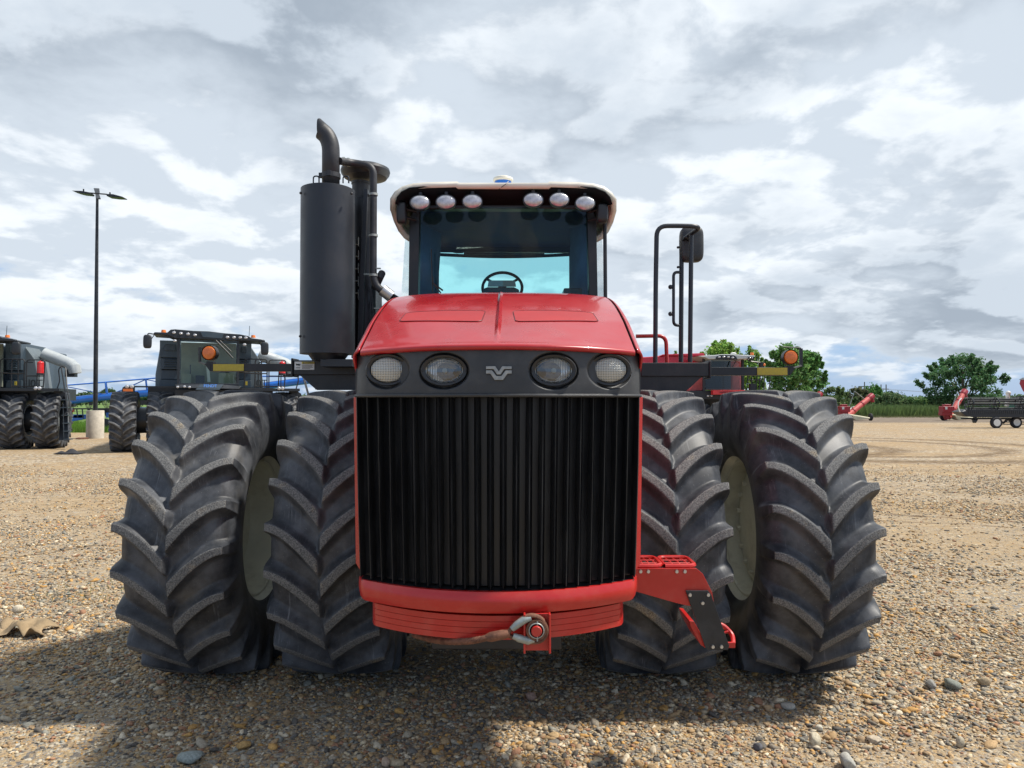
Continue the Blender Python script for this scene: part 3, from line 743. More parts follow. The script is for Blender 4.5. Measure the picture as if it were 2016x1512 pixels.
# lower red trim
def band_mesh(name, z0, z1, y0, bow, hw, mat, rc=.06, th=.12, grooves=0, par=T, tuck=0.):
    g = MB(); nu = 90
    def f(u, v):
        # go round: left end, front, right end in plan
        s_ = u * 2 - 1; x = s_ * hw
        y = y0 + bow * abs(s_) ** 2.1
        e = max(0, abs(s_) - (1 - rc / hw)) / (rc / hw)
        y += rc * (1 - math.sqrt(max(0, 1 - min(1, e) ** 2))) if e > 0 else 0
        z = z0 + (z1 - z0) * v
        bulge = .014 * math.sin(v * math.pi) if not grooves else 0
        if grooves:
            k = v * grooves; fr = k - math.floor(k)
            bulge = -.005 * (1 if (fr < .04 and 0 < v < 1) else 0)
        zz_ = z + (tuck * e * e * (1 - v))
        return Vector((NX + x, y - bulge, zz_))
    nvv = 10 if not grooves else grooves * 24
    vs = [f(i / nu, j / nvv) for i in range(nu + 1) for j in range(nvv + 1)]
    b0 = len(g.v); m_ = nvv + 1
    g.add(vs, [[i * m_ + j, (i + 1) * m_ + j, (i + 1) * m_ + j + 1, i * m_ + j + 1] for i in range(nu) for j in range(nvv)])
    g.add([v_ for i in range(nu + 1) for v_ in (vs[i * m_], vs[i * m_] + Vector((0, th, 0)))], [[2 * i, 2 * i + 2, 2 * i + 3, 2 * i + 1] for i in range(nu)])
    g.add([v_ for i in range(nu + 1) for v_ in (vs[i * m_ + nvv], vs[i * m_ + nvv] + Vector((0, th, 0)))], [[2 * i, 2 * i + 2, 2 * i + 3, 2 * i + 1] for i in range(nu)])
    for i in (0, nu):
        g.add([vs[i * m_ + j] + Vector((0, q, 0)) for j in range(m_) for q in (0, th)], [[2 * j, 2 * j + 2, 2 * j + 3, 2 * j + 1] for j in range(nvv)])
    return g.build(name, mat, par, ang=40, weld=True)
TZ1 = GZ0 - .012; TZ0 = W(982, 1207, 3.5).z
band_mesh('lower_trim', TZ0, TZ1, 3.492, .265, .713, M['redfrm'], .05, .30, tuck=.035)
g = MB(); g.box((NX - .56, 3.80, TZ0 - .03), (NX + .56, 4.3, TZ0 - .001)); g.build('weight_mount', M['black'], T)
WZ1 = W(982, 1212, 3.52).z; WZ0 = W(982, 1259, 3.52).z
band_mesh('front_weight', WZ0, WZ1, 3.515, .235, .640, M['redfrm'], .04, .45, grooves=4)
# tow bracket, pin, cable
tb = empty('tow_bracket', W(1057, 1287, 3.47), parent=T)
xa, xb = W(1031, 1250, 3.46).x, W(1084, 1250, 3.46).x; za, zb = W(1057, 1286, 3.46).z, W(1057, 1212, 3.46).z
g = MB(); g.box((xa, 3.495, za), (xb, 3.51, zb)); g.box((xa - .001, 3.45, za), (xa + .009, 3.495, zb + .008)); g.box((xb - .009, 3.45, za), (xb + .001, 3.495, zb + .008)); g.build('channel', M['redfrm'], tb, .003)
pc = W(1056, 1240, 3.45)
def yl(p, d): return Vector((p.x, d, p.z))
g = MB(); g.lathe([(3.42, .001), (3.42, .022), (3.425, .025), (3.50, .025)], (pc.x, 0, pc.z), 'Y', 24); g.build('pin', M['redfrm'], tb)
g = MB(); g.cyl(yl(pc, 3.436) + Vector((.004, 0, .042)), yl(pc, 3.436) + Vector((.004, 0, -.048)), .0035, n=8)
ring_pts = [Vector((pc.x + .034 * math.cos(a), 3.434, pc.z + .034 * math.sin(a))) for a in np.linspace(0, 6.283, 25)]; g.tube(ring_pts, .003, 6, False); g.build('split_pin', M['galv'], tb)
g = MB(); g.lathe([(3.438, .031), (3.438, .048), (3.462, .048), (3.462, .030), (3.438, .031)], (pc.x, 0, pc.z), 'Y', 32); g.build('bush', M['rust'], tb)
g = MB()
def strap(pts, r_):
    g.tube([yl(W(a, b_, 3.45), 3.448) for a, b_ in pts], r_, 10)
for pts in ([(1008, 1239), (1018, 1230), (1032, 1221), (1046, 1217)], [(1010, 1252), (1022, 1257), (1040, 1262), (1052, 1260)]):
    g.tube([yl(W(a, b_, 3.45), 3.452) for a, b_ in pts], [.014, .018, .018, .012], 10)
g.build('thimble', M['galv'], tb)
g = MB()
for off in (0, .010, .020):
    a_ = [yl(W(a, b_, 3.45), 3.452 + off) for a, b_ in ((1000, 1247), (1012, 1233), (1030, 1217), (1048, 1212), (1066, 1218), (1077, 1234), (1077, 1250), (1066, 1264), (1048, 1266), (1025, 1262), (1004, 1254))]
    g.tube(fillet(a_, .02, 3), .0085, 8)
main = [yl(W(965, 1255, 3.45), 3.455), W(930, 1262, 3.47), W(890, 1264, 3.55), W(850, 1260, 3.7), W(815, 1250, 3.95)]
g.tube(fillet(main, .08, 4), .0135, 12)
for k in range(5):     # twisted strands
    pth = []; fm = fillet(main, .08, 12); L_ = len(fm)
    for i_, p in enumerate(fm):
        a = i_ / L_ * 26 + k * 1.2566; pth.append(p + Vector((0, math.cos(a), math.sin(a))) * .010)
    g.tube(pth, .0065, 6)
g.build('tow_cable', M['rust'], tb)
g = MB(); g.tube([yl(W(1004, 1248, 3.45), 3.455), yl(W(990, 1250, 3.45), 3.455), yl(W(966, 1255, 3.45), 3.457), yl(W(957, 1257, 3.45), 3.46)], [.017, .022, .023, .015], 16); g.build('cable_sleeve', M['rust'], tb)

# entry steps (image right)
st = empty('entry_steps', W(1330, 1280, 4.0), parent=T); SD = 3.98
g = MB(); g.prism([W(a, b_, SD) for a, b_ in ((1250, 1119), (1371, 1119), (1384, 1130), (1402, 1166), (1408, 1200), (1352, 1192), (1330, 1187), (1250, 1164))], (0, .012, 0)); g.build('bracket', M['redfrm'], st, .002)
g = MB(); g.prism([W(a, b_, SD - .015) for a, b_ in ((1350, 1163), (1394, 1163), (1400, 1170), (1436, 1272), (1433, 1280), (1394, 1280), (1389, 1275))], (0, .012, 0)); g.build('drop_plate', M['black'], st, .002)
g = MB()
for a, b_, d_ in ((1261, 1125, SD), (1276, 1125, SD), (1332, 1125, SD), (1348, 1125, SD), (1358, 1171, SD - .015), (1394, 1171, SD - .015), (1383, 1187, SD - .015), (1403, 1273, SD - .015), (1420, 1273, SD - .015)):
    p = W(a, b_, d_); g.lathe([(p.y - .010, .004), (p.y - .010, .0085), (p.y - .002, .0105), (p.y + .001, .0105)], (p.x, 0, p.z), 'Y', 10)
g.build_each('bolt', M['chrome'], st)
zt = W(1310, 1118, SD).z
def stepad(x0, x1, y0, y1, z, name='step_grating'):
    g = MB(); rr = .05
    loop = fillet([(x0, y0, z), (x1, y0, z), (x1, y1, z), (x0, y1, z), (x0, y0, z)], rr, 5); loop[0] = loop[-1]
    g.tube(loop, .013, 8, False)
    n_ = 4
    for i in range(1, n_):
        x = x0 + (x1 - x0) * i / n_; pts = [Vector((x + .012 * math.sin(t_ * math.pi), y0 + (y1 - y0) * t_, z - .004)) for t_ in np.linspace(0, 1, 7)]; g.tube(pts, .0055, 6)
    for t_ in (.36, .68):
        g.tube([Vector((x0, y0 + (y1 - y0) * t_, z - .002)), Vector((x1, y0 + (y1 - y0) * t_, z - .002))], .0055, 6)
    for yy in (y0 - .006, y1 - .01): g.box((x0 + .02, yy, z - .02), (x1 - .02, yy + .016, z + .006))
    return g.build(name, M['redfrm'], st)
xs0, xs1 = W(1250, 1118, SD).x, W(1376, 1118, SD).x; xm = (xs0 + xs1) / 2 - .01
stepad(xs0 + .01, xm - .012, SD + .02, SD + .24, zt + .005); stepad(xm + .004, xs1 - .012, SD + .02, SD + .24, zt + .005)
zl = W(1400, 1268, SD).z
g = MB()
g.prism([W(1357, 1222, SD + .01), W(1366, 1223, SD + .01), W(1388, 1262, SD + .01), W(1386, 1274, SD + .01), W(1380, 1270, SD + .01), W(1360, 1234, SD + .01)], (0, .25, 0))
g.tube(fillet([W(1386, 1270, SD + .02), W(1444, 1270, SD + .02), W(1442, 1249, SD + .10), W(1425, 1232, SD + .12), W(1412, 1228, SD + .12)], .03, 5), .014, 8)
g.tube([W(1425, 1246, SD + .1), W(1434, 1243, SD + .1)], .008, 6)
g.box(W(1390, 1276, SD + .0), W(1446, 1263, SD + .016)); g.build('lower_step', M['redfrm'], st, .003)

# platform beams, gauge arms, amber lamps
def armside(s_):
    D_ = 5.85
    if s_ < 0: b0, b1, y0_, y1_ = 702, 577, 709, 738; t0, t1, ty0, ty1 = 577, 415, 716, 731; ye0, ye1 = 480, 420; lx_, ly_ = 413, 695; fx = 393
    else: b0, b1, y0_, y1_ = 1262, 1396, 714, 741; t0, t1, ty0, ty1 = 1396, 1554, 723, 739; ye0, ye1 = 1491, 1550; lx_, ly_ = 1555.5, 703.5; fx = 1577
    g = MB(); g.box(W(b0, y0_, D_), W(b1, y1_, D_) + Vector((0, .16, 0)))
    g.box(W(b1 + s_ * .5, y0_ - 4, D_ - .01), W(b1 + s_ * 4, y1_ + 4, D_) + Vector((0, .17, 0)))
    beam = g.build('platform_beam', M['black'], T, .006)
    # support plate with a concave lower edge
    x_in = b0; q = []
    for a, f_ in ((0, 0), (.12, .04), (.25, .16), (.42, .38), (.60, .62), (.80, .86), (.93, 1.)):
        q.append((b1 + (s_ * -1) * (8 + a * 42) - s_ * 0, y1_ + f_ * 30))
    pts = [(b0 - s_ * 30, y1_)] + [(b1 - s_ * 2, y1_)] + [(b1 - s_ * 2, y1_ + 4)] + q + [(b0 - s_ * 30, y1_ + 30)]
    g = MB(); g.prism([W(a, b_, D_ + .02) for a, b_ in pts], (0, .02, 0)); g.box(W(b0 - s_ * 30, y1_, D_ + .05), W(b0 + s_ * 60, y1_ + 30, D_ + .4)); g.build('support_plate', M['black'], T)
    arm = MB(); arm.box(W(t0, ty0, D_ + .03), W(t1, ty1, D_ + .03) + Vector((0, .08, 0)))
    e0 = W(t1, ty0, D_ + .03); e1 = W(t1, ty1, D_ + .03); e2 = W(t1 + s_ * 13, ty0, D_ + .03)
    arm.prism([e0, e1, W(t1 + s_ * 2, ty1, D_ + .03), e2], (0, .08, 0)); armo = arm.build('marker_arm', M['black'], T, .003)
    g = MB(); g.box(W(ye0, ty0 + .8, D_ + .024), W(ye1, ty1 - .8, D_ + .028)); g.build('yellow_reflector', M['yellow'], armo)
    lamp = empty('amber_lamp', W(lx_, ly_ + 18, D_ + .05), parent=T); p = W(lx_, ly_, D_ + .03); rr = 14.0 / FPX * D_
    g = MB(); g.lathe([(p.y - .012, rr * .98), (p.y - .02, rr * 1.07), (p.y + .04, rr * 1.07), (p.y + .06, rr * .6)], (p.x, 0, p.z), 'Y', 32)
    pb = W(lx_, ly_ + 14, D_ + .03); g.box(pb + Vector((-.028, 0, -.01)), W(lx_, ty0 + 1, D_ + .03) + Vector((.028, .05, 0))); g.build('lamp_housing', M['lampback'], lamp)
    g = MB(); g.lathe([(p.y - .030, .001), (p.y - .030, rr * .55), (p.y - .026, rr * .85), (p.y - .015, rr * .97), (p.y + .0, rr * .98)], (p.x, 0, p.z), 'Y', 32); g.build('lens', M['amber'], lamp)
    g = MB(); g.cyl(W(fx, 684 if s_ < 0 else 685, D_ + .3), W(fx - s_ * .5, 713 if s_ < 0 else 722, D_ + .3), .012, n=8) if s_ < 0 else g.box(W(fx - 2, 686, D_ + .3), W(fx + 2, 722, D_ + .32))
    g.cyl(W(fx, 685, D_ + .3), W(fx - s_ * 36, 682 if s_ < 0 else 683, D_ + .3), .005, n=6)
    g.cyl(W(fx, 713 if s_ < 0 else 720, D_ + .3), W(lx_, ty0 + 4, D_ + .1), .008, n=6)
    g.build('lamp_guard', M['pipe'], lamp)
    return beam
lb = armside(-1); rb = armside(1)
# caution sticker on the left beam
g = MB(); g.box(W(580, 712, 5.842), W(619, 728, 5.846)); stk = g.build('caution_sticker', M['white'], lb)
g = MB(); g.box(W(594, 712.4, 5.839), W(618.5, 716.3, 5.841)); g.build('sticker_band', M['yellow'], stk)
text('lettering', '\u25B2CAUTION', .0150, W(606.5, 714.5, 5.836), M['ink'], stk, ext=.0004)
g = MB()
for k in range(4): g.box(W(594.5, 718.2 + k * 2.2, 5.839), W(616.5 - (6 if k == 3 else k % 2 * 2), 719.0 + k * 2.2, 5.841))
g.prism([W(a, b_, 5.840) for a, b_ in ((582.5, 715.5), (585, 716.8), (588, 716.5), (591.5, 717), (591, 719), (588.5, 720), (586, 718.8), (583, 719))], (0, -.002, 0)); g.box(W(582.5, 723.5, 5.839), W(591, 724.7, 5.841)); g.build('sticker_print', M['ink'], stk)
# body between beams and hood
g = MB(); g.box((AX - 1.2, 5.95, 1.9), (AX + 1.25, 7.6, 2.22)); g.build('platform', M['black'], T, .01)
g = MB(); 
for s_ in (-1, 1):    # rear fenders
    g.box((AX + s_ * .7, 7.2, 2.16), (AX + s_ * 1.3, 10.4, 2.22))
g.build_each('fender', M['black'], T, .01)

# ------------------------------------------------------------------ cab
CD = 6.12   # windscreen plane
cab = empty('cab', (AX, 7, 2.2), parent=T)
# roof shell: section traced over the top, swept front to back
sec = [(797, 461), (784, 452), (772, 437), (764.5, 420), (762, 402), (766, 387), (775, 374), (790, 364.5), (812, 359), (840, 357.5), (900, 357), (904, 359.5), (1078, 359.5), (1082, 357), (1140, 357.5), (1168, 359), (1190, 364.5), (1206, 375), (1216, 389), (1219.5, 405), (1217, 421), (1209, 438), (1197, 453), (1184, 461)]
RD = 5.88
cxr = W(990, 400, RD).x
def roof_pt(i, v):
    p = W(sec[i][0], sec[i][1], RD); y = RD + 2.05 * v
    k = 1 - .10 * v ** 3
    h_ = p.z
    low_ = max(0, min(1, (3.62 - p.z) / .15))
    y += .28 * low_ * (1 - v) + (0 if v > 0 else .0) + .05 * (abs(p.x - cxr) / .9) ** 3 * (1 - v)
    if p.z < 3.60: h_ = p.z + (3.72 - p.z) * min(1, v * 1.15)
    lift = .045 * math.sin(min(1, v * 1.6) * math.pi / 2) * max(0, min(1, (p.z - 3.6) / .12)) 
    return Vector((cxr + (p.x - cxr) * k, y, h_ + lift - .05 * v ** 4))
g = MB(); nr = 14; n = len(sec)
vs = [roof_pt(i, (j / nr) ** 1.4) for i in range(n) for j in range(nr + 1)]
g.add(vs, [[i * (nr + 1) + j, (i + 1) * (nr + 1) + j, (i + 1) * (nr + 1) + j + 1, i * (nr + 1) + j + 1] for i in range(n - 1) for j in range(nr)])
g.add([roof_pt(i, 1) for i in range(n)], [list(range(n))])
roof = g.build('roof', M['roofcream'], cab, ang=35, solid=.045)
# black visor under the front lip
g = MB()
vin = [(778, 402), (781, 388), (790, 377), (806, 369), (835, 366.5), (990, 366), (1145, 366.5), (1172, 369), (1192, 377), (1202, 388), (1206, 402)]
A_ = [W(a, b_, RD + .02) for a, b_ in vin]; 
B_ = [W(min(max(a, 800), 1182), 410, RD + .27) for a, b_ in vin]
B_ = [Vector((cxr + (p.x - cxr) * .93, RD + .26, W(990, 407, RD + .26).z)) for p in A_]
g.add(A_ + B_, [[i, i + 1, i + 1 + len(A_), i + len(A_)] for i in range(len(A_) - 1)])
C_ = [p + Vector((0, .25, .12)) for p in B_]
g.add(B_ + C_, [[i, i + 1, i + 1 + len(A_), i + len(A_)] for i in range(len(A_) - 1)])
g.build('visor', M['visor'], cab, ang=60, solid=.01)
# tan underside wings
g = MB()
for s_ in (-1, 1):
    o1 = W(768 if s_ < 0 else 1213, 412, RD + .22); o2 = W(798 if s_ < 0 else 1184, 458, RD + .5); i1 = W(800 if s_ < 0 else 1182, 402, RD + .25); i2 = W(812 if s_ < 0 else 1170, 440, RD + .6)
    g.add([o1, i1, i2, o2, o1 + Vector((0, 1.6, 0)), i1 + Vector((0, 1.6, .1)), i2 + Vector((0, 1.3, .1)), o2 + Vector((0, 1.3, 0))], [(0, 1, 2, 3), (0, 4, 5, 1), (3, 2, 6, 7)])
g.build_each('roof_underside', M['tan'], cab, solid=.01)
# A pillars + frame
def quadbar(g, pts_front, depth): g.prism(pts_front, (0, depth, 0))
g = MB()
quadbar(g, [W(819, 405, CD), W(826, 405, CD), W(823, 580, CD), W(804, 590, CD), W(806, 430, CD)], .12)
quadbar(g, [W(1156, 405, CD), W(1164, 405, CD), W(1174, 430, CD), W(1177, 590, CD), W(1160, 580, CD)], .12)
g.box(W(815, 402, CD - .01), W(1168, 411, CD) + Vector((0, .1, 0)))
g.build_each('pillar', M['black'], cab, .006)
# rear frame
RDP = 7.9
def rw(a, b_): return W(a, b_, RDP)
g = MB()
def rbox(a0, b0_, a1, b1_, d=.06): g.box(rw(a0, b0_), rw(a1, b1_) + Vector((0, d, 0)))
rbox(838, 440, 861, 640); rbox(1126, 440, 1150, 640); rbox(861, 440, 1126, 489)
hd = [(861, 489), (861, 497), (866, 496), (871, 490), (882, 490), (888, 496), (898, 498), (909, 498), (912, 494), (913, 501), (990, 502.5), (1072, 501), (1073, 494), (1077, 498), (1090, 498), (1099, 496), (1106, 490), (1118, 490), (1122, 496), (1126, 497), (1126, 489)]
top_ = [(a, min(b_, 489.5)) for a, b_ in hd]
g.prism([rw(a, b_) for a, b_ in [(861, 489), (913, 489), (913, 500), (990, 501), (1072, 500), (1072, 489), (1126, 489)][::-1]], (0, .05, 0))
g.prism([rw(a, b_) for a, b_ in [(880, 489), (888, 495), (898, 497), (911, 497), (913, 489)]], (0, .05, 0))
g.prism([rw(a, b_) for a, b_ in [(1072, 489), (1074, 497), (1088, 497), (1098, 495), (1106, 489)]], (0, .05, 0))
bar = [rw(858 + i * 27.1, 500.5 + 4.5 * math.sin(i / 10 * math.pi)) for i in range(11)]
for i in range(10):
    a, b_ = bar[i], bar[i + 1]; g.prism([a + Vector((0, 0, .016)), b_ + Vector((0, 0, .016)), b_ - Vector((0, 0, .016)), a - Vector((0, 0, .016))], (0, .02, 0))
g.build('rear_frame', M['interior'], cab)
g = MB(); g.add([rw(861, 489), rw(1126, 489), rw(1126, 640), rw(861, 640)], [(0, 1, 2, 3)]); g.build('rear_window', M['glass_rear'], cab)
# interior: headliner, side posts, dash, wheel, seat
g = MB()
h0, h1 = W(815, 411, CD + .06), W(1168, 411, CD + .06); r0_, r1_ = rw(838, 487), rw(1150, 487)
g.add([h0, h1, r1_, r0_], [(0, 1, 2, 3)])
g.box(W(838, 440, 7.84), W(860, 640, 7.88))
for s_ in (-1, 1):
    xq = AX + s_ * .70
    g.prism([(xq, CD + .95, 3.58), (xq, CD + 1.1, 3.58), (xq, CD + 1.1, 2.3), (xq, CD + .95, 2.3)], (s_ * .06, 0, 0))
    g.prism([(xq, RDP - .45, 3.6), (xq, RDP, 3.6), (xq, RDP, 2.3), (xq, RDP - .45, 2.3)], (s_ * .06, 0, 0))
g.build('headliner', M['interior2'], cab)
g = MB(); g.add([W(826, 440, CD + .35), W(866, 460, CD + .6), W(858, 580, CD + .6), W(826, 590, CD + .35)], [(0, 1, 2, 3)]); g.add([W(1126, 450, CD + .6), W(1160, 440, CD + .3), W(1160, 590, CD + .3), W(1126, 590, CD + .6)], [(0, 1, 2, 3)])
g.build_each('inner_trim', M['interior3'], cab, solid=.02)
sw = W(989, 566, 6.75)
g = MB(); tilt = R(58)
pts = [sw + Vector((.182 * math.cos(a), .182 * math.sin(a) * math.cos(tilt), .182 * math.sin(a) * math.sin(tilt) - .0)) for a in np.linspace(0, 2 * math.pi, 41)]
g.tube(pts, .014, 8, False)
for a in (R(-90), R(35), R(145)): g.tube([sw, sw + Vector((.18 * math.cos(a), .18 * math.sin(a) * math.cos(tilt), .18 * math.sin(a) * math.sin(tilt)))], .012, 8)
g.cyl(sw, sw + Vector((0, -.18, -.5)), .04)
g.build('steering_wheel', M['black'], cab)
g = MB(); g.prism([W(a, b_, 6.55) for a, b_ in ((950, 600), (952, 568), (960, 565), (1012, 565), (1022, 570), (1024, 600))], (0, .10, 0)); g.box(W(1110, 567, 6.5), W(1143, 600, 6.9)); g.build_each('dashboard', M['black'], cab, .01)
g = MB(); g.prism([W(962, 552, 6.6), W(990, 552, 6.6), W(990, 564, 6.6), W(960, 564, 6.6)], (0, .02, 0)); g.cur = 1; g.prism([W(990, 552, 6.6), W(1014, 552, 6.6), W(1016, 564, 6.6), W(990, 564, 6.6)], (0, .02, 0)); g.build('display', [M['galv'], M['tan']], cab)
# windscreen and side glass
g = MB()
def ws(u, v):
    tl, tr, bl, br = W(824, 409, CD), W(1158, 409, CD), W(818, 600, CD), W(1164, 600, CD)
    p = (tl * (1 - u) + tr * u) * (1 - v) + (bl * (1 - u) + br * u) * v; p.y += -.05 * math.sin(u * math.pi) + .03; return p
g.grid(ws, 20, 10); g.build('windscreen', M['glass'], cab)
for s_ in (-1, 1):
    g = MB()
    a, b_, c_, d_ = (806, 430), (804, 600), (789, 600), (799, 448)
    if s_ > 0: a, b_, c_, d_ = (1174, 430), (1177, 600), (1192, 600), (1184, 448)
    A1, B1, C1, D1 = W(*a, CD + .06), W(*b_, CD + .06), W(*c_, CD + .35), W(*d_, CD + .30)
    g.add([A1, B1, C1, D1], [(0, 1, 2, 3)])
    x1 = C1.x; g.add([D1, C1, C1 + Vector((-s_ * .02, 1.35, 0)), D1 + Vector((-s_ * .02, 1.35, 0))], [(0, 1, 2, 3)])
    g.build('side_glass', M['glass_side'], cab)
g = MB()
for s_ in (-1, 1): g.box((AX + s_ * .60, CD - .05, 2.2), (AX + s_ * .84, RDP, 2.55))
g.box((AX - .84, CD, 2.2), (AX + .84, CD + .1, 2.6)); g.box((AX - .84, RDP - .1, 2.2), (AX + .84, RDP, 2.9)); g.build('cab_base', M['black'], cab, .01)
# wiper
g = MB(); g.tube([W(849, 490, CD - .05), W(850.5, 545, CD - .05), W(852, 575, CD - .05)], .0055, 6); g.tube([W(851, 545, CD - .06), W(853, 558, CD - .06), W(872, 572, CD - .05)], .007, 6); g.tube([W(855, 560, CD - .06), W(868, 577, CD - .05)], .006, 6); g.build('wiper', M['black'], cab)
# side boxes (folded lamps)
for (a0, a1, b0_, b1_, s_) in ((781, 801, 398, 442, 1), (1174, 1197, 402, 440, -1)):
    g = MB(); c_ = W((a0 + a1) / 2, (b0_ + b1_) / 2, RD + .1); g.ell(c_, (a1 - a0) / 2 / FPX * RD, .05, (b1_ - b0_) / 2 / FPX * RD, 20, 12, .45)
    for dz in (-.03, .04): g.cyl(c_ + Vector((s_ * .03, .02, dz)), c_ + Vector((s_ * .10, .10, dz)), .012)
    g.build('side_lamp', M['lampback'], cab)
g = MB(); g.cyl(W(1190.5, 405, CD + .02), W(1192, 592, CD + .02), .016, n=12); g.build('grab_rail', M['black'], cab)
# six work lights
for i, (a, b_) in enumerate(((827, 399), (878, 398), (930, 397), (1050, 394), (1101, 393.5), (1152, 400.5))):
    h = empty('work_light', W(a, b_, RD), parent=cab); p = W(a, b_, RD + .02)
    g = MB(); g.lathe([(p.y - .01, 1.06), (p.y + .02, 1.08), (p.y + .06, .85), (p.y + .09, .4)], (p.x, 0, p.z), 'Y', 28, .079, .058)
    g.cyl(p + Vector((0, .03, .05)), p + Vector((0, .03, .09)), .015, n=8); g.build('housing', M['lampback'], h)
    g = MB(); g.lathe([(p.y - .028, .001), (p.y - .027, .5), (p.y - .020, .85), (p.y - .008, 1.0), (p.y + .0, 1.0)], (p.x, 0, p.z), 'Y', 28, .077, .056); g.build('lens', M['lensw'], h)
g = MB(); c_ = W(990.5, 358, RD + .25); g.lathe([(0, .078), (.012, .086), (.028, .082), (.040, .055), (.045, .001)], c_ + Vector((0, 0, 0)), 'Z', 28); gps = g.build('gps_dome', M['roofcream'], cab)
g = MB(); g.lathe([(-.03, .066), (.0, .070), (.003, .06)], c_ + Vector((0, 0, 0)), 'Z', 28); g.build('dome_base', M['blue'], gps)
g = MB(); g.tube([W(1001, 357, RD + .02), W(996, 362, RD - .02), W(988, 368, RD), W(982, 373, RD + .03)], .003, 5); g.build('antenna_cable', M['black'], cab)

# ------------------------------------------------------------------ muffler, intake and pipes
mf = empty('muffler', W(645, 705, 5.75), parent=T); MD = 5.72
x0, x1 = W(593, 500, MD).x, W(697, 500, MD).x; mx_, mr_ = (x0 + x1) / 2, (x1 - x0) / 2 * 1.0
zt_, zb_ = W(645, 360, MD - .2).z, W(645, 694, MD - .2).z
g = MB(); g.lathe([(zb_, mr_ - .02), (zb_, mr_), (zt_, mr_), (zt_ + .004, mr_ - .008), (zt_ - .005, .001)], (mx_, MD, 0), 'Z', 64)
g.lathe([(zb_ - .055, .09), (zb_ - .05, .12), (zb_ - .002, .155), (zb_ + .02, .16)], (mx_ + .01, MD, 0), 'Z', 32)
g.box((mx_ - .02, MD - .12, zb_ - .10), (mx_ + .22, MD + .12, zb_ - .045)); g.build('heat_shield', M['muffler'], mf, ang=30)
g = MB()
for (a, b_) in ((592, 380), (692, 381), (591, 662)):
    p = W(a, b_, MD - .15); g.ell(p, .011, .011, .011, 10, 6)
g.build_each('bolt', M['black'], mf)
sx0 = W(651.5, 350, MD).x; r_ = 17.3 / FPX * MD
path = [Vector((sx0, MD, zt_ - .01))] + [W(a, b_, MD) for a, b_ in ((651.5, 300), (651, 289), (648, 277), (642.5, 266.5), (634.5, 259.5))]
g = MB(); pth = fillet(path, .1, 4)
n = 28; rings = []
for p in pth:
    pass
g.tube(pth, r_, n, False)
# cut tip: slanted mouth
tip = []; last = g.v[-n:]; cc = pth[-1]; dd = (pth[-1] - pth[-2]).normalized()
for q in last:
    q2 = q + dd * min(.075, max(.002, (W(628, 255, MD).x - q.x) / dd.x)); tip.append(q2)
b0 = len(g.v); g.add(list(last) + tip, [[k, (k + 1) % n, n + (k + 1) % n, n + k] for k in range(n)])
stack = g.build('exhaust_stack', M['pipe'], mf, ang=50, solid=.006, weld=True)
g = MB(); zz0, zz1 = W(0, 351, MD).z, W(0, 342, MD).z; g.lathe([(zz0, r_ + .001), (zz0, r_ + .006), (zz1, r_ + .006), (zz1, r_ + .001)], (sx0, MD, 0), 'Z', 28)
g.box((sx0 - r_ - .02, MD - .03, zz0), (sx0 - r_ + .005, MD, zz1)); g.box((sx0 - .01, MD - r_ - .02, zz0 - .003), (sx0 + .02, MD - r_, zz1 + .003)); g.build('clamp', M['pipe'], stack)
g = MB()
for a in (622.5, 681):
    p = W(a, 353, MD - .05); g.tube(fillet([p + Vector((-.022, 0, -.03)), p + Vector((-.022, 0, .025)), p + Vector((.022, 0, .025)), p + Vector((.022, 0, -.03))], .02, 4), .006, 6)
g.build_each('lifting_eye', M['muffler'], mf)
ai = empty('air_intake', W(718, 700, 6.05), parent=T); ID = 6.08
p = W(719.5, 340, ID)
g = MB(); rr = 48.5 / FPX * ID
g.lathe([(-.085, .10), (-.075, rr * .86), (-.045, rr * .97), (-.022, rr), (.0, rr * .97), (.025, rr * .70), (.035, .001)], (p.x, ID, p.z + .03), 'Z', 44); g.build('intake_cap', M['muffler'], ai, ang=25)
g = MB(); g.cyl((W(712, 0, ID).x, ID, W(0, 358, ID).z), (W(712, 0, ID).x, ID, W(0, 400, ID).z), .072, n=28); 
g.lathe([(W(0, 363, ID).z, .078), (W(0, 359, ID).z, .078)], (W(712, 0, ID).x, ID, 0), 'Z', 28); g.build('intake_neck', M['plastic'], ai)
g = MB(); g.cyl((W(716, 0, ID).x, ID + .02, W(0, 392, ID).z), (W(718, 0, ID).x, ID + .02, W(0, 705, ID).z), .10, n=28); g.box(W(699, 470, ID - .1), W(710, 705, ID + .1)); g.box(W(728, 560, ID), W(752, 640, ID + .3)); g.build('air_cleaner', M['black'], ai, .005)
g = MB(); g.prism([W(716, 372, ID - .14), W(724, 372, ID - .14), W(717, 560, ID - .14), W(714, 700, ID - .14), W(704, 700, ID - .14), W(707, 560, ID - .14)], (0, .05, 0)); g.box(W(717, 381, ID - .12), W(741, 388, ID - .06)); g.build('brace', M['muffler'], ai, .003)
g = MB(); 
for k in range(5): g.box(W(699, 480 + k * 24, ID - .14), W(706, 482.5 + k * 24, ID - .1)); g.box(W(705, 466 + k * 26, ID - .15), W(707, 486 + k * 26, ID - .12))
g.box(W(716, 538, ID - .16), W(746, 541.5, ID - .15)); g.build_each('latch', M['galv'], ai)
cp = empty('coolant_pipe', W(735, 560, 5.9), parent=T); PD = 5.86
g = MB(); pt = [W(668, 317, MD), W(690, 320, PD), W(735, 327, PD), W(734.5, 545, PD), W(742, 566, PD), W(762, 578, PD)]
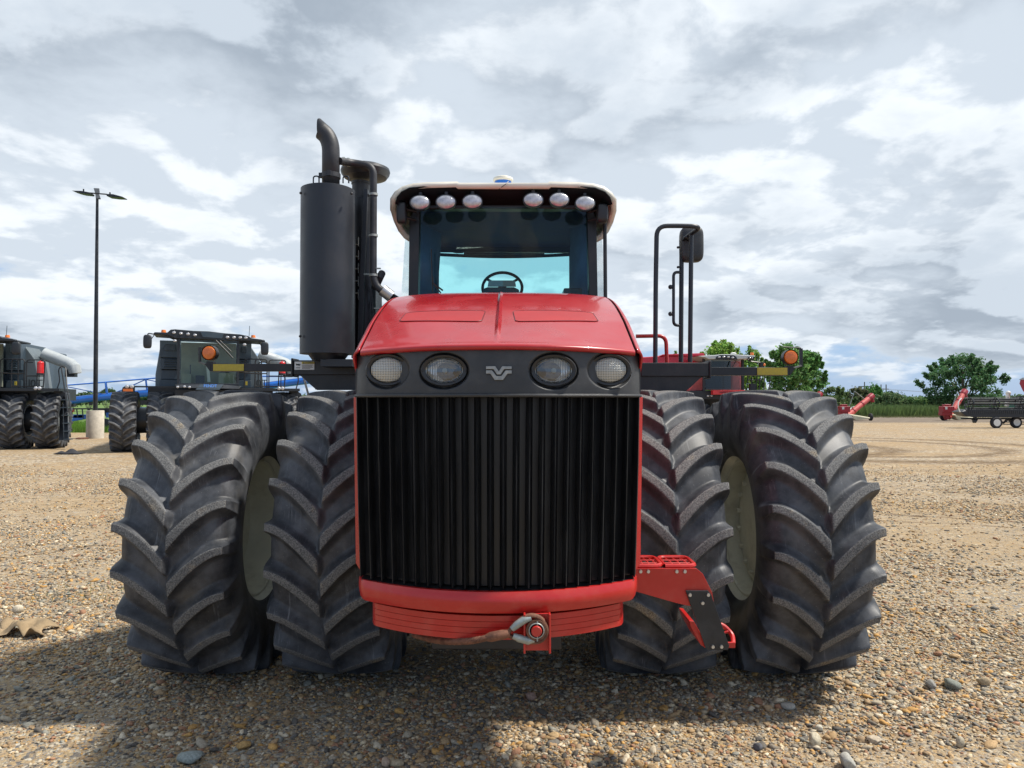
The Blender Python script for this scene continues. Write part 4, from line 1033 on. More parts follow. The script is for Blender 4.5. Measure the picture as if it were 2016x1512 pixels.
g.tube(fillet(pt, .075, 8), 7.3 / FPX * PD, 16); g.tube([W(738, 568, PD + .1), W(748, 546, PD + .05), W(752, 538, PD + .1)], .03, 12); g.cyl(W(770, 586, PD), W(790, 600, PD + .2), .04, .045, n=16); g.build('pipe_run', M['pipe'], cp)
g = MB(); g.cyl(W(752, 570, PD - .01), W(770, 584, PD + .01), .047, n=20); g.build('silver_sleeve', M['silver'], cp)
g = MB()
for (a, b_, dx, dz) in ((686, 319.5, 1, 0), (677, 318, 1, 0)):
    q = W(a, b_, PD); g.cyl(q - Vector((.008, 0, 0)), q + Vector((.008, 0, 0)), .036, n=18)
for b_ in (383, 464, 542): q = W(735, b_, PD); g.cyl(q - Vector((0, 0, .009)), q + Vector((0, 0, .009)), .036, n=18)
g.box(W(740, 527, PD - .02), W(750, 530, PD)); g.box(W(736, 606, PD - .05), W(752, 609, PD)); g.build_each('hose_clamp', M['galv'], cp)
g = MB()
for o_ in (0, 4): g.tube([W(727 + o_, 566, PD), W(730 + o_, 590, PD), W(729 + o_, 610, PD), W(733 + o_, 640, PD)], .006, 6)
g.build_each('hose', M['black'], cp)

# ------------------------------------------------------------------ handrails and mirror (image right)
hr = empty('handrail_frame', W(1330, 712, 5.9), parent=T); HD = 5.92
rt = 4.6 / FPX * HD
g = MB()
g.tube(fillet([W(1290, 715, HD), W(1291, 560, HD), W(1293, 445, HD), W(1340, 444.5, HD), W(1381, 446, HD), W(1341, 474, HD + .35)], .085, 6), rt, 12)
g.build('rail', M['muffler'], hr)
g = MB(); g.tube([W(1361, 462, HD + .17), W(1358.5, 713, HD + .17)], rt * 1.0, 12); g.build('rail', M['muffler'], hr)
g = MB(); g.tube([W(1342, 474, HD + .33), W(1340.5, 713, HD + .33)], rt * 1.03, 12); g.build('rail', M['muffler'], hr)
g = MB(); g.tube(fillet([W(1341, 536, HD + .33), W(1326, 536, HD + .3), W(1326, 640, HD + .3), W(1341, 641, HD + .33)], .06, 6), 3.2 / FPX * HD, 10)
for b_ in (565, 618): g.ell(W(1320, b_, HD + .3), .02, .02, .02, 12, 8)
for b_ in (487, 526): g.ell(W(1335, b_, HD + .3), .013, .012, .011, 10, 6)
g.build('grab_handle', M['muffler'], hr)
mirr = empty('mirror', W(1360, 480, 6.2), parent=T)
g = MB(); c_ = W(1361, 482, 6.25); g.ell(c_, 23 / FPX * 6.2, .06, 35 / FPX * 6.2, 28, 16, .42); g.build('mirror_housing', M['plastic'], mirr)
g = MB(); g.tube(fillet([W(1342, 478, HD + .34), W(1350, 465, HD + .2), W(1358, 475, HD + .3), W(1358, 500, HD + .3)], .04, 5), .012, 8); g.build('mirror_arm', M['black'], mirr)
g = MB(); g.tube(fillet([W(1252, 662, 6.2), W(1311, 661, 6.2), W(1313, 716, 6.2)], .07, 6), 3.8 / FPX * 6.2, 12); g.build('red_rail', M['redfrm'], T)

# ------------------------------------------------------------------ dark combine (centre) and its copy (left edge)
CDp = 28.0
def Q(px, py, dy=0.): return Vector(((px - 410) / 56., CDp + dy, 2 - (py - 788) / 51.8))
cb = empty('combine_harvester', (0, CDp, 0), 'dark slate combine harvester facing the camera behind the outer left tractor tyre', 'combine', 'dark combine harvesters parked on the gravel')
TY2 = make_tyre_me('combine_tyre', 528, 22, False, (1.22, 1.12, 1.12))
def cwheel(px, s_, dy=.0):
    c = Q(px, 788, 1.17 + dy); c.z = 1.03 * 1.12
    w = empty('wheel', c, parent=cb); link_mesh('tyre', TY2, w, c)
    return w, c
crim = None
for px in (247, 316, 504, 573):
    w, c = cwheel(px, 0)
    if crim is None:
        g = MB(); pr = [(.40, .66), (.41, .62), (.38, .60), (.2, .57), (.12, .5), (.08, .2), (.2, .18), (.2, .001)]; g.lathe([(a, r__) for a, r__ in pr], c, 'X', 40, cap0=False); g.lathe([(-a, r__) for a, r__ in pr], c, 'X', 40, cap0=False); crim = g.build('rim', M['greysteel'], w); crim_l = crim.location.copy()
    else: o = link_mesh('rim', crim.data, w, c); o.location = crim_l
g = MB(); g.cyl(Q(250, 830, 1.2), Q(570, 830, 1.2), .5, n=20); g.box(Q(345, 768, .2), Q(475, 822, 2)); g.box(Q(290, 762, 1.0), Q(545, 790, 6)); g.build('axle', M['slated'], cb)
for (a0, a1) in ((310, 352), (468, 500)):
    g = MB(); g.box(Q(a0, 664, 1.6), Q(a1, 700, 4.5)); g.box(Q(a0 + 1, 701, 1.65), Q(a1, 724, 4.5)); g.box(Q(a0 + 2, 725, 1.9), Q(a1, 745, 4.5)); g.box(Q(a0, 746, 1.7), Q(a1, 764, 4.5))
    for k in range(4): g.box(Q(a0 + 8, 703 + k * 5, 1.55), Q(a1 - 8, 705 + k * 5, 1.65))
    g.box(Q(a0 + 10, 672, 1.55), Q(a1 - 10, 686, 1.6))
    g.build('body_panel', M['slate'], cb, .02)
g = MB(); g.box(Q(312, 670, 2), Q(498, 764, 7.5)); g.build('body', M['slate'], cb, .05)
g = MB(); g.prism([Q(300, 735, 2.1), Q(310, 668, 2.1), Q(498, 668, 2.1), Q(520, 700, 2.1), Q(530, 764, 2.1), Q(300, 764, 2.1)], (0, 1.6, 0)); g.build('side_shield', M['greyshield'], cb, .04)
# cab
cc_ = empty('cab', Q(410, 755, 0), parent=cb)
g = MB(); g.add([Q(353, 668, .0), Q(467, 668, .0), Q(469, 756, .0), Q(352, 756, .0)], [(0, 1, 2, 3)]); g.build('windscreen', M['glass_comb'], cc_)
g = MB(); g.box(Q(353, 668, 1.4), Q(467, 760, 1.5)); g.box(Q(357, 735, .8), Q(375, 756, 1.3)); g.box(Q(430, 732, .6), Q(462, 756, 1.3)); g.build('cab_interior', M['cabcream'], cc_)
g = MB(); g.prism([Q(434, 712, .9), Q(450, 712, .9), Q(452, 735, .9), Q(432, 735, .9)], (0, .2, 0)); g.box(Q(384, 738, .7), Q(402, 755, .8)); g.box(Q(372, 716, .85), Q(374, 735, .9)); g.build('seat', M['interior'], cc_, .02)
g = MB(); g.cyl(Q(408, 720, .5), Q(411, 752, .45), .06, n=12); g.build('steering_column', M['greysteel'], cc_)
g = MB()
g.box(Q(349, 666, -.02), Q(354, 758, .12)); g.box(Q(466, 666, -.02), Q(471, 758, .12)); g.box(Q(349, 755, -.03), Q(471, 759, .15)); g.build_each('cab_pillar', M['slated'], cc_, .01)
g = MB(); g.tube([Q(424, 668, -.1), Q(446, 690, -.1), Q(458, 703, -.1)], .03, 6); g.tube([Q(432, 668, -.1), Q(455, 690, -.1)], .02, 6); g.build_each('wiper', M['slated'], cc_)
g = MB()
roofp = [(303, 659), (306, 655), (330, 655), (336, 649), (345, 648), (380, 650), (410, 650), (444, 653), (472, 654), (489, 657), (496, 661), (515, 663), (522, 665), (522, 668), (496, 667), (468, 667), (440, 668), (390, 666), (345, 666), (330, 660)]
g.prism([Q(a, b_, -.1) for a, b_ in roofp], (0, 1.6, 0)); g.build('roof', M['slated'], cc_, .02)
g = MB(); g.prism([Q(393, 651.5, -.12), Q(440, 653.5, -.12), Q(436, 664, -.12), Q(398, 662, -.12)], (0, .3, 0)); g.build('roof_panel', M['slate'], cc_, .01)
for (a, b_) in ((342.5, 655), (356, 656), (369.5, 657), (383, 658.5), (447, 661), (460, 661), (472.5, 661), (484, 661), (344.5, 671), (481.5, 675)):
    g = MB(); g.ell(Q(a, b_, -.12), .068, .04, .052, 14, 8); g.build('work_light', M['lensw'], cc_)
for (a, b_) in ((322, 651), (500, 656)):
    g = MB(); g.cyl(Q(a, b_ + 3, .2), Q(a, b_ - 2.2, .2), .09, .075, n=16); g.build('beacon', M['orange'], cc_)
for s_, a, b_ in ((-1, 293, 674), (1, 523, 682)):
    mm = empty('mirror', Q(a, b_, 0), parent=cb)
    g = MB(); g.ell(Q(a, b_, -.1), 7.6 / 51.8, .09, 13.5 / 51.8, 16, 10, .5); g.build('mirror_housing', M['slated'], mm)
    g = MB(); g.tube(fillet([Q(306 if s_ < 0 else 515, 659 if s_ < 0 else 665, 0), Q(a, 657 if s_ < 0 else 664, 0), Q(a, b_ - 10, 0)], .1, 4), .022, 6); g.tube([Q(a, b_ + 6, 0), Q(a - s_ * 12, b_ - 14, 0)], .015, 6); g.build('mirror_arm', M['slated'], mm)
g = MB(); g.tube([Q(447, 655, .5), Q(447, 633, .5)], .008, 5) if False else g.tube([Q(492, 655, .5), Q(493, 633, .5)], .010, 5); g.build('antenna', M['slated'], cb)
g = MB(); g.prism([Q(345, 758, -.2), Q(352, 764, -.3), Q(470, 766, -.3), Q(476, 760, -.2), Q(430, 757, -.1), Q(390, 757, -.1)], (0, .8, 0)); g.cur = 1; g.prism([Q(394, 757.5, -.22), Q(440, 757, -.22), Q(432, 768, -.32), Q(385, 768, -.32)], (0, .06, 0)); g.build('nose_panel', [M['slated'], M['slate']], cb, .01)
for a, b_ in ((351, 763), (364, 762), (373.5, 763)):
    g = MB(); g.ell(Q(a, b_, -.3), .05, .03, .045, 12, 8); g.build('headlight', M['lensw'], cb)
text('maker_name', 'FENDT', .15, Q(414, 760.5, -.42), M['fblue'], cb, ext=.004, bold=.004)
# left lamp cluster and bar
g = MB(); g.box(Q(262, 760.5, .5), Q(350, 763.5, .6)); g.cur = 0; g.prism([Q(244, 772, .3), Q(246, 764, .3), Q(252, 760, .3), Q(268, 760, .3), Q(268, 772, .3)], (0, .2, 0)); g.build('lamp_bar', M['slated'], cb)
g = MB(); g.box(Q(247, 766.5, .26), Q(265, 771.5, .29)); g.build('amber_reflector', M['orange'], cb)
for a in (254.5, 263.5, 555, 562.5):
    g = MB(); g.ell(Q(a, 762 if a < 300 else 764, .25), .075, .05, .075, 14, 8); g.build('side_light', M['lensw'], cb)
g = MB(); g.box(Q(487.5, 748, 1.6), Q(492, 756.5, 1.64)); g.build('yellow_label', M['yellow'], cb)
# right platform, railings, ladder, extinguisher
g = MB(); g.box(Q(465, 764, .3), Q(600, 770, 1.6)); g.build('side_platform', M['slated'], cb, .01)
rails = MB()
def rl(pts, r_=.024): rails.tube(fillet([Q(a, b_, d_) for a, b_, d_ in pts], .12, 4), r_, 6)
rl([(505, 764, .4), (505, 703, .4), (530, 703, .4), (530, 764, .4)]); rl([(534, 764, .4), (534, 704, .4), (570, 704, .4), (567, 764, .4)])
rl([(514, 764, 1.2), (514, 707, 1.2), (532, 707, 1.2)]); rl([(505, 733, .4), (530, 733, .4)]); rl([(534, 738, .4), (568, 738, .4)]); rl([(505, 760, .4), (568, 760, .4)]); rl([(554, 764, .4), (556, 712, .4)])
rl([(483, 764, .4), (483, 703, .4), (518, 703, .4), (518, 764, .4)]); rl([(470, 731, .4), (520, 734, .4)])
rl([(593, 764, .5), (598, 748, .5), (595, 724, .5), (600, 716, .5), (612, 760, .2), (624, 812, -.1)]); rl([(597, 716, .7), (606, 718, .7), (616, 764, .3), (628, 812, .1)]); rl([(624, 812, -.1), (618, 822, -.2)])
rails.build('railing', M['black'], cb)
g = MB(); g.cyl(Q(562, 733, .35), Q(562, 712, .35), .12, n=16); g.ell(Q(562, 711, .35), .12, .12, .08, 16, 8); g.cyl(Q(562, 711, .35), Q(561, 706, .35), .03, n=8); ext = g.build('fire_extinguisher', M['extred'], cb)
g = MB(); g.cyl(Q(562, 736, .35), Q(562, 732, .35), .13, n=16); g.cyl(Q(559, 764, .35), Q(559.5, 735, .35), .02, n=6); g.build('extinguisher_bracket', M['black'], ext)
lad = empty('ladder', Q(610, 870, -.2), parent=cb)
g = MB(); g.prism([Q(588, 769, 1.2), Q(592, 772, 1.2), Q(612, 873, .2), Q(603, 873, .2), Q(586, 780, 1.2)], (0, .08, 0)); g.prism([Q(598, 769, .9), Q(606, 776, .9), Q(626, 873, -.1), Q(618, 873, -.1), Q(600, 800, .9)], (0, .08, 0)); g.prism([Q(580, 768, .8), Q(596, 768, .8), Q(606, 775, .8), Q(608, 790, .8), Q(590, 788, .8)], (0, .5, 0)); g.build_each('stringer', M['slated'], lad)
g = MB()
for k in range(6): a = 597 + k * 4.3; b_ = 787 + k * 16.5; g.box(Q(a, b_, .6 - k * .15), Q(a + 13, b_ + 2, .9 - k * .15))
g.build_each('rung', M['slate'], lad)
# unloading auger and engine hood at the rear
g = MB(); g.tube([Q(520, 683, 3.), Q(548, 694, 3.), Q(580, 706, 2.8), Q(594, 716, 2.6), Q(596, 728, 2.6)], [.27, .27, .26, .26, .24], 24); g.build('unloading_auger', M['greysteel'], cb)
g = MB(); g.box(Q(575, 720, 2.5), Q(596, 736, 2.9)); g.build('auger_spout', M['slated'], cb)
text('model_number', '1', .42, Q(509, 751.5, 2.05), M['ink'], cb, ext=.004)
text('model_number', '0T', .42, Q(524, 752, 2.05), M['ink'], cb, ext=.004)
cb.location = (W(410, 788, 29.).x, 29., 0); cb.rotation_euler = (0, 0, R(22)); cb.scale = (1.036, 1.036, 1.01)
cb2 = copy_tree(cb); cb2.location = cb.location + Vector((-10.0, .1, 0)); cb2.rotation_euler = (0, 0, R(15)); cb2['label'] = 'dark slate combine harvester cut off by the left edge, near the lamp post'
# black rubber scrap
g = MB(); p = W(140, 892, 27.5)
def sc_(u, v): return Vector((p.x + (u - .5) * .9, 27.4 + (v - .5) * .5, .02 + .18 * abs(math.sin(u * 5 + v * 3)) * math.sin(u * math.pi) * math.sin(v * math.pi)))
g.grid(sc_, 14, 8); tag(g.build('rubber_scrap', M['seat'], solid=.02), 'flat black scrap of rubber lying beside the left combine tyre', 'rubber scrap')
g = MB(); p = W(162, 862, 38.); g.lathe([(.01, .30), (.05, .30), (.08, .24), (.08, .001)], (p.x, 38., 0), 'Z', 24); tag(g.build('utility_cover', M['rust'], bevel=.01), 'small rusty round cover on the gravel left of the concrete lamp base', 'cover')

# ------------------------------------------------------------------ lamp post
LD = 38.7; lpx = W(187, 860, LD).x
L = empty('street_lamp', (lpx, LD, 0), 'tall black lamp post with twin flat lamp heads on a round concrete base', 'street lamp')
g = MB(); zb1 = W(187, 808, LD).z; g.lathe([(0, .42), (zb1 - .03, .42), (zb1, .40), (zb1, .001)], (lpx, LD, 0), 'Z', 40); g.build('concrete_base', M['concrete'], L)
ztp = W(191, 386, LD).z
g = MB(); lean = W(191.5, 386, LD).x
g.cyl((lpx, LD, zb1 - .002), (lpx, LD, zb1 + .03), .17, n=20); g.tube([(lpx, LD, zb1 + .0), ((lpx * 2 + lean) / 3, LD, (zb1 * 2 + ztp) / 3), (lean, LD, ztp)], [.115, .105, .065], 20); g.build('pole', M['black'], L)
tp = Vector((lean, LD, ztp))
g = MB(); g.tube([W(172, 379.5, LD), W(191, 381, LD), W(210, 382.5, LD)], .035, 8); g.build('cross_arm', M['black'], L)
for pts in ([(141, 375), (160, 375.5), (176, 378.5), (175, 382), (160, 380.5), (150, 378)], [(208, 381.5), (222, 382), (241, 387), (241, 388.5), (226, 388), (210, 386)]):
    g = MB(); g.prism([W(a, b_, LD - .25) for a, b_ in pts], (0, .5, 0)); q = pts[2] if pts[0][0] < 200 else pts[1]; g.cyl(W((pts[0][0] + pts[2][0]) / 2 + (6 if pts[0][0] < 200 else -8), pts[1][1] + 1, LD), W((pts[0][0] + pts[2][0]) / 2 + (6 if pts[0][0] < 200 else -8), pts[1][1] - 3.5, LD), .04, n=8); g.build('lamp_head', M['black'], L, .02)
g = MB(); g.prism([W(184, 370.5, LD + .6), W(194, 371, LD + .6), W(195, 380, LD), W(187, 380, LD)], (0, .08, .03)); g.build('lamp_head', M['black'], L, .01)
g = MB(); g.prism([W(189, 384, LD), W(196, 384, LD), W(199, 392.5, LD - .7), W(190, 392.5, LD - .7)], (0, -.08, .03)); g.build('lamp_head', M['black'], L, .01)

# ------------------------------------------------------------------ blue seeding implement
BD = 47.
def Bq(a, b_, d_=0.): return W(a, b_, BD + d_)
I = empty('seeding_implement', (Bq(300, 800).x, BD, 0), 'long blue folding seeding implement with a wire-braced boom behind the combines', 'farm implement')
g = MB(); g.tube([Bq(60, 794), Bq(150, 787.5), Bq(220, 780), Bq(310, 772), Bq(420, 766), Bq(520, 760), Bq(660, 742)], .235, 12); g.build('main_boom', M['blue'], I)
g = MB()
def bl(p, r_=.045): g.tube([Bq(a, b_, -.1) for a, b_ in p], r_, 6)
bl([(60, 764), (208, 752.5), (287, 746), (350, 741), (560, 741), (660, 735)]); bl([(208, 752), (211, 780)], .07); bl([(287, 746), (290, 773)], .06)
bl([(130, 761), (180, 771), (211, 778)], .03); bl([(212, 778), (240, 768), (287, 747)], .035); bl([(287, 747), (330, 756), (380, 768)], .03); bl([(50, 770), (130, 761)], .03); bl([(480, 741), (500, 762)], .05); bl([(560, 741), (564, 757)], .05)
g.build('truss', M['blue'], I)
g = MB(); g.box(Bq(60, 816), Bq(170, 823, .3)); g.box(Bq(208, 812), Bq(222, 822, .3)); g.box(Bq(270, 802), Bq(310, 812, .4)); g.prism([Bq(140, 830), Bq(145, 817), Bq(172, 816), Bq(172, 824)], (0, .3, 0)); g.build('lower_frame', M['blue'], I, .02)
g = MB(); g.box(Bq(135, 803.5), Bq(290, 806, .2)); g.box(Bq(190, 806), Bq(240, 812, .4)); g.box(Bq(270, 788), Bq(300, 797, .5)); g.box(Bq(175, 792), Bq(182, 798, .1)); 
for k in range(14): g.cyl(Bq(140 + k * 11, 806), Bq(142 + k * 11, 818 + (k % 3) * 3, -.2), .04, n=6)
g.box(Bq(135, 793, .2), Bq(150, 801, .5)); g.build('hose_rack', M['slated'], I)
g = MB(); g.box(Bq(138, 805), Bq(147, 811, .2)); g.cur = 1; g.box(Bq(139.5, 811), Bq(143.5, 815, .2)); g.build('meter_box', [M['extred'], M['yellow']], I)
for a in (205, 560):
    c_ = Bq(a, 824); c_.z = .42; w = empty('wheel', c_, parent=I)
    g = MB(); g.lathe([(-.16, .25), (-.17, .36), (-.1, .42), (.1, .42), (.17, .36), (.16, .25)], c_, 'Y', 28); g.build('tyre', M['pipe'], w); g = MB(); g.lathe([(-.15, .26), (-.05, .2), (-.05, .001)], c_, 'Y', 24); g.lathe([(.15, .26), (.05, .2), (.05, .001)], c_, 'Y', 24); g.build('rim', M['greysteel'], w)

# ------------------------------------------------------------------ red combine (right, behind the tractor)
RDp = 31.
def K(a, b_, d_=0.): return W(a, b_, RDp + d_)
RC = empty('combine_harvester', (K(1430, 800).x, RDp, 0), 'red combine harvester with a grey cab roof partly hidden behind the tractor platform', 'combine')
g = MB(); g.prism([K(1210, 706, 2), K(1300, 701, 2), K(1388, 700, 2), K(1388, 768, 2), K(1365, 776, 2), K(1210, 776, 2)], (0, 4, 0)); g.build('body', M['red2b'], RC, .04)
g = MB(); g.prism([K(1300, 700, 1.8), K(1305, 697.5, 1.8), K(1385, 695, 1.8), K(1388, 700, 1.8)], (0, 3, 0)); g.prism([K(1358, 720, 1.6), K(1372, 703, 1.6), K(1376, 720, 1.6)], (0, .3, 0)); g.build('grain_tank_lid', M['red2b'], RC, .02)
g = MB(); g.prism([K(1357, 770, .6), K(1372, 745, .6), K(1384, 742, .6), K(1384, 768, .6)], (0, 1.5, 0)); g.build('front_shield', M['pinkred'], RC, .01)
g = MB(); g.box(K(1385, 706, 2.2), K(1463, 768, 2.3)); g.box(K(1442, 712, 1.6), K(1453, 767, 1.8)); g.build('cab_rear_wall', M['pinkred'], RC)
g = MB(); g.box(K(1386, 708, 1.2), K(1414, 766, 2.1)); g.box(K(1422, 710, 1.2), K(1434, 766, 1.6)); g.build('cab_interior', M['interior'], RC)
g = MB(); g.add([K(1386, 708, .1), K(1420, 708, -.4), K(1462, 710, .1), K(1462, 768, .1), K(1420, 768, -.4), K(1386, 768, .1)], [(0, 1, 4, 5), (1, 2, 3, 4)]); g.build('windscreen', M['glass_comb'], RC)
g = MB(); g.box(K(1384, 706, .05), K(1387, 770, .2)); g.box(K(1461, 708, .05), K(1463, 770, .2)); g.tube([K(1442, 722, -.35), K(1449, 710, -.3)], .02, 6); g.build_each('cab_pillar', M['slated'], RC)
g = MB(); g.prism([K(1374, 701, -.4), K(1408, 699, -.4), K(1420, 697.5, -.4), K(1450, 698, -.4), K(1488, 700.5, -.4), K(1484, 706, -.4), K(1452, 707, -.4), K(1395, 707, -.4), K(1388, 703.5, -.4)], (0, 2.2, 0)); roof2 = g.build('cab_roof', M['greyroof'], RC, .03)
g = MB(); g.prism([K(1409, 707, -.43), K(1411, 702, -.43), K(1418, 698.6, -.43), K(1444, 699, -.43), K(1450, 703, -.43), K(1452, 708, -.43)], (0, .1, 0)); g.prism([K(1472, 706, -.43), K(1474, 702.5, -.43), K(1487, 701.5, -.43), K(1484, 708, -.43)], (0, .1, 0)); g.build_each('lamp_pod', M['slated'], roof2)
for a, b_ in ((1416, 703), (1425, 702.5), (1434, 703), (1442.5, 704), (1476.5, 704.5), (1481, 704.5)):
    g = MB(); g.ell(K(a, b_, -.45), .062 if a < 1470 else .03, .03, .038, 12, 8); g.build('work_light', M['lensw'], roof2)
g = MB(); g.cyl(K(1480.5, 699, .4), K(1480.5, 694, .4), .075, .06, n=14); g.build('beacon', M['orange'], RC)
g = MB(); g.lathe([(0, .12), (.04, .12), (.07, .06), (.07, .001)], K(1444, 697, .6), 'Z', 18); g.build('gps_dome', M['white'], RC)
g = MB(); g.box(K(1404, 768, -.45), K(1462, 777, -.1)); g.build('front_stripe', M['extred'], RC, .01)
text('maker_name', 'MASSEY FERGUSON', .10, K(1438, 772.6, -.47), M['ink'], RC, ext=.004)
g = MB(); g.box(K(1358, 769, .1), K(1470, 786, 1.5)); g.prism([K(1360, 786, .2), K(1470, 786, .2), K(1475, 810, 1.), K(1360, 810, 1.)], (0, 1.5, 0)); g.build('feeder_house', M['slated'], RC, .02)
for a in (1394, 1401):
    g = MB(); g.ell(K(a, 779.5, .0), .055, .03, .04, 12, 8); g.build('headlight', M['lensw'], RC)
g = MB(); g.tube([K(1470, 708, -.2), K(1480, 712, -.2), K(1498, 714, -.2)], .03, 6); g.cur = 1; g.box(K(1497, 713, -.3), K(1502, 723, -.1)); g.cur = 2; g.ell(K(1505, 718, -.3), .05, .03, .06, 10, 6); g.build('mirror_arm', [M['slated'], M['slated'], M['orange']], RC)
g = MB(); rr_ = lambda pts: g.tube([K(a, b_, .8) for a, b_ in pts], .022, 6)
for a in (1470, 1478, 1488, 1494, 1503, 1514): rr_([(a + 3, 736), (a, 772)])
rr_([(1472, 748), (1505, 748)]); rr_([(1468, 770), (1510, 768)]); g.box(K(1477, 755, .7), K(1485, 768, .9)); g.build('railing', M['slated'], RC)
for a in (1375, 1480):
    c_ = K(a, 800, 1.2); c_.z = 1.0; w = empty('wheel', c_, parent=RC); o = link_mesh('tyre', TY2, w, c_); o.scale = (.9, .93, .93)
    g = MB(); g.lathe([(-.36, .6), (-.34, .5), (-.1, .45), (.1, .45), (.34, .5), (.36, .6)], c_, 'X', 28); g.build('rim', M['greysteel'], w)

# ------------------------------------------------------------------ grain augers
def auger(bx, tipx, tipy, D_, label, topx=None, simple=False):
    A = lambda a, b_, d_=0.: W(bx + a, b_, D_ + d_)
    root = empty('grain_auger', (W(bx, 825, D_).x, D_, 0), label, 'grain auger', 'red grain augers parked along the soil strip')
    tip = W(tipx, tipy, D_ + 1.5); base = A(0, 822)
    g = MB(); g.tube([base, base * .5 + tip * .5, tip], .26, 14); tb_ = g.build('auger_tube', M['pinkred'], root)
    g = MB()
    for t_ in (.3, .62, .9): q = base * (1 - t_) + tip * t_; d_ = (tip - base).normalized(); g.cyl(q - d_ * .05, q + d_ * .05, .30, n=14)
    g.build_each('tube_band', M['red2'], tb_)
    d_ = (tip - base).normalized(); g = MB(); g.cyl(tip - d_ * .35, tip + d_ * .1, .32, n=14); g.cyl(tip, tip + Vector((.1, 0, -.6)), .2, .16, n=12); g.build('spout', M['red2'], root)
    g = MB(); g.box(A(-10, 800, -.6), A(3, 811, .2)); g.box(A(-7, 796, -.5), A(0, 800, 0)); g.box(A(-12, 811, -.5), A(0, 818, .2)); g.prism([A(-8, 816, -.3), A(-1, 812, -.3), A(3, 824, -.3), A(-3, 827, -.3)], (0, .4, 0)); g.build('engine', M['red2'], root, .04)
    g = MB(); g.box(A(-6, 801, -.65), A(-2, 806, -.62)); g.build('engine_label', M['white'], root)
    g = MB(); g.prism([A(14, 818, -.4), A(28, 820, -.4), A(46, 823, -.4), A(46, 825, -.4), A(22, 827, -.4), A(17, 825, -.4)], (0, .9, 0)); g.tube([A(4, 816, -.3), A(48, 823.5, -.3)], .09, 8); g.build('intake_hopper', M['ivory'], root, .02)
    g = MB(); g.tube([A(2, 826, .3), A(8, 812, .3), A(12, 802, .8), tip * .55 + base * .45], .05, 6); g.tube([A(6, 812, .3), A(14, 826, .3)], .06, 6); g.tube([A(10, 796, .4), A(18, 770 if not simple else 790, .6), tip * .8 + base * .2], .035, 6); g.tube([A(4, 812, .3), A(12, 788, .5)], .03, 6); g.tube([A(-4, 828, 0), A(-3, 812, 0)], .06, 6); g.build('frame', M['galv'], root)
    for (a, dz) in ((50, 0), (-9, .6)):
        c_ = A(a, 822, dz); c_.z = .36; w = empty('wheel', c_, parent=root)
        g = MB(); g.lathe([(-.11, .2), (-.12, .3), (-.07, .36), (.07, .36), (.12, .3), (.11, .2)], c_, 'X' if a > 0 else 'Y', 22); g.build('tyre', M['seat'], w)
        g = MB(); g.lathe([(-.10, .21), (-.06, .16), (-.06, .001)], c_, 'X' if a > 0 else 'Y', 18); g.build('rim', M['white'], w)
    return root
auger(1664, 1716, 780, 72, 'red grain auger with cream hopper right of the outermost tractor tyre')
auger(1867, 1899, 771, 72, 'red grain auger standing steeply at the left end of the wide black header')
auger(1566, 1614, 776, 73, 'grain auger mostly hidden behind the right tractor tyre, only its pink spout showing')

# ------------------------------------------------------------------ header on trailer
HDp = 52.7
def Hq(a, b_, d_=0.): return W(a, b_, HDp + d_)
X_ = empty('combine_header', (Hq(1990, 840).x, HDp, 0), 'wide black combine header with tined reel sitting on the transport trailer', 'combine header')
g = MB(); g.prism([Hq(1891, 811), Hq(1898, 808), Hq(1907, 806), Hq(2100, 806), Hq(2100, 823), Hq(1915, 821), Hq(1902, 819)], (0, 1.1, 0)); g.build('pan', M['slated'], X_, .02)
for k in range(3): pass
g = MB()
for k in range(46): a = 1908 + k * 4; g.box(Hq(a, 808.5, -.03), Hq(a + 1.2, 815, .0))
g.build('knife_guard', M['plastic'], X_)
g = MB(); 
for b_, d_ in ((786.5, .4), (794.5, .1), (804, .3), (790, .9)): g.tube([Hq(1905, b_, d_), Hq(2100, b_ - .2, d_)], .07, 8)
g.build_each('reel_bar', M['plastic'], X_)
g = MB()
for k in range(75):
    a = 1900 + k * 2.7
    for b_, d_, l_ in ((785, .4, 3.2), (795.5, .1, 7.0), (803, .3, 5)):
        g.tube([Hq(a, b_ - (l_ if b_ < 790 else 0), d_), Hq(a - 1.2, b_ + (0 if b_ < 790 else l_ * .6), d_ - .1)], .018, 4)
g.build('reel_tines', M['slated'], X_)
for a in (1908, 1958, 2008, 2060):
    c_ = Hq(a, 795, .4); g = MB()
    g.tube([c_ + Vector((0, .55 * math.cos(t_), .45 * math.sin(t_))) for t_ in np.linspace(0, 6.283, 19)], .04, 6)
    for t_ in range(6): g.tube([c_, c_ + Vector((0, .55 * math.cos(t_), .45 * math.sin(t_)))], .03, 5)
    g.cyl(c_ - Vector((.1, 0, 0)), c_ + Vector((.1, 0, 0)), .12, n=12); g.build('reel_spider', M['slated'], X_)
g = MB(); g.tube(fillet([Hq(1893, 784, .2), Hq(1887, 790, .1), Hq(1886, 802, 0), Hq(1890, 811, 0)], .2, 4), .035, 6); g.prism([Hq(1893, 811, -.01), Hq(1900, 807, -.01), Hq(1902, 809, -.01)], (0, .05, 0)); g.build('divider_rod', M['white'], X_)
TR = empty('header_trailer', (Hq(1990, 842, .5).x, HDp + .5, 0), 'low black four-wheel transport trailer with white rims under the wide header', 'trailer')
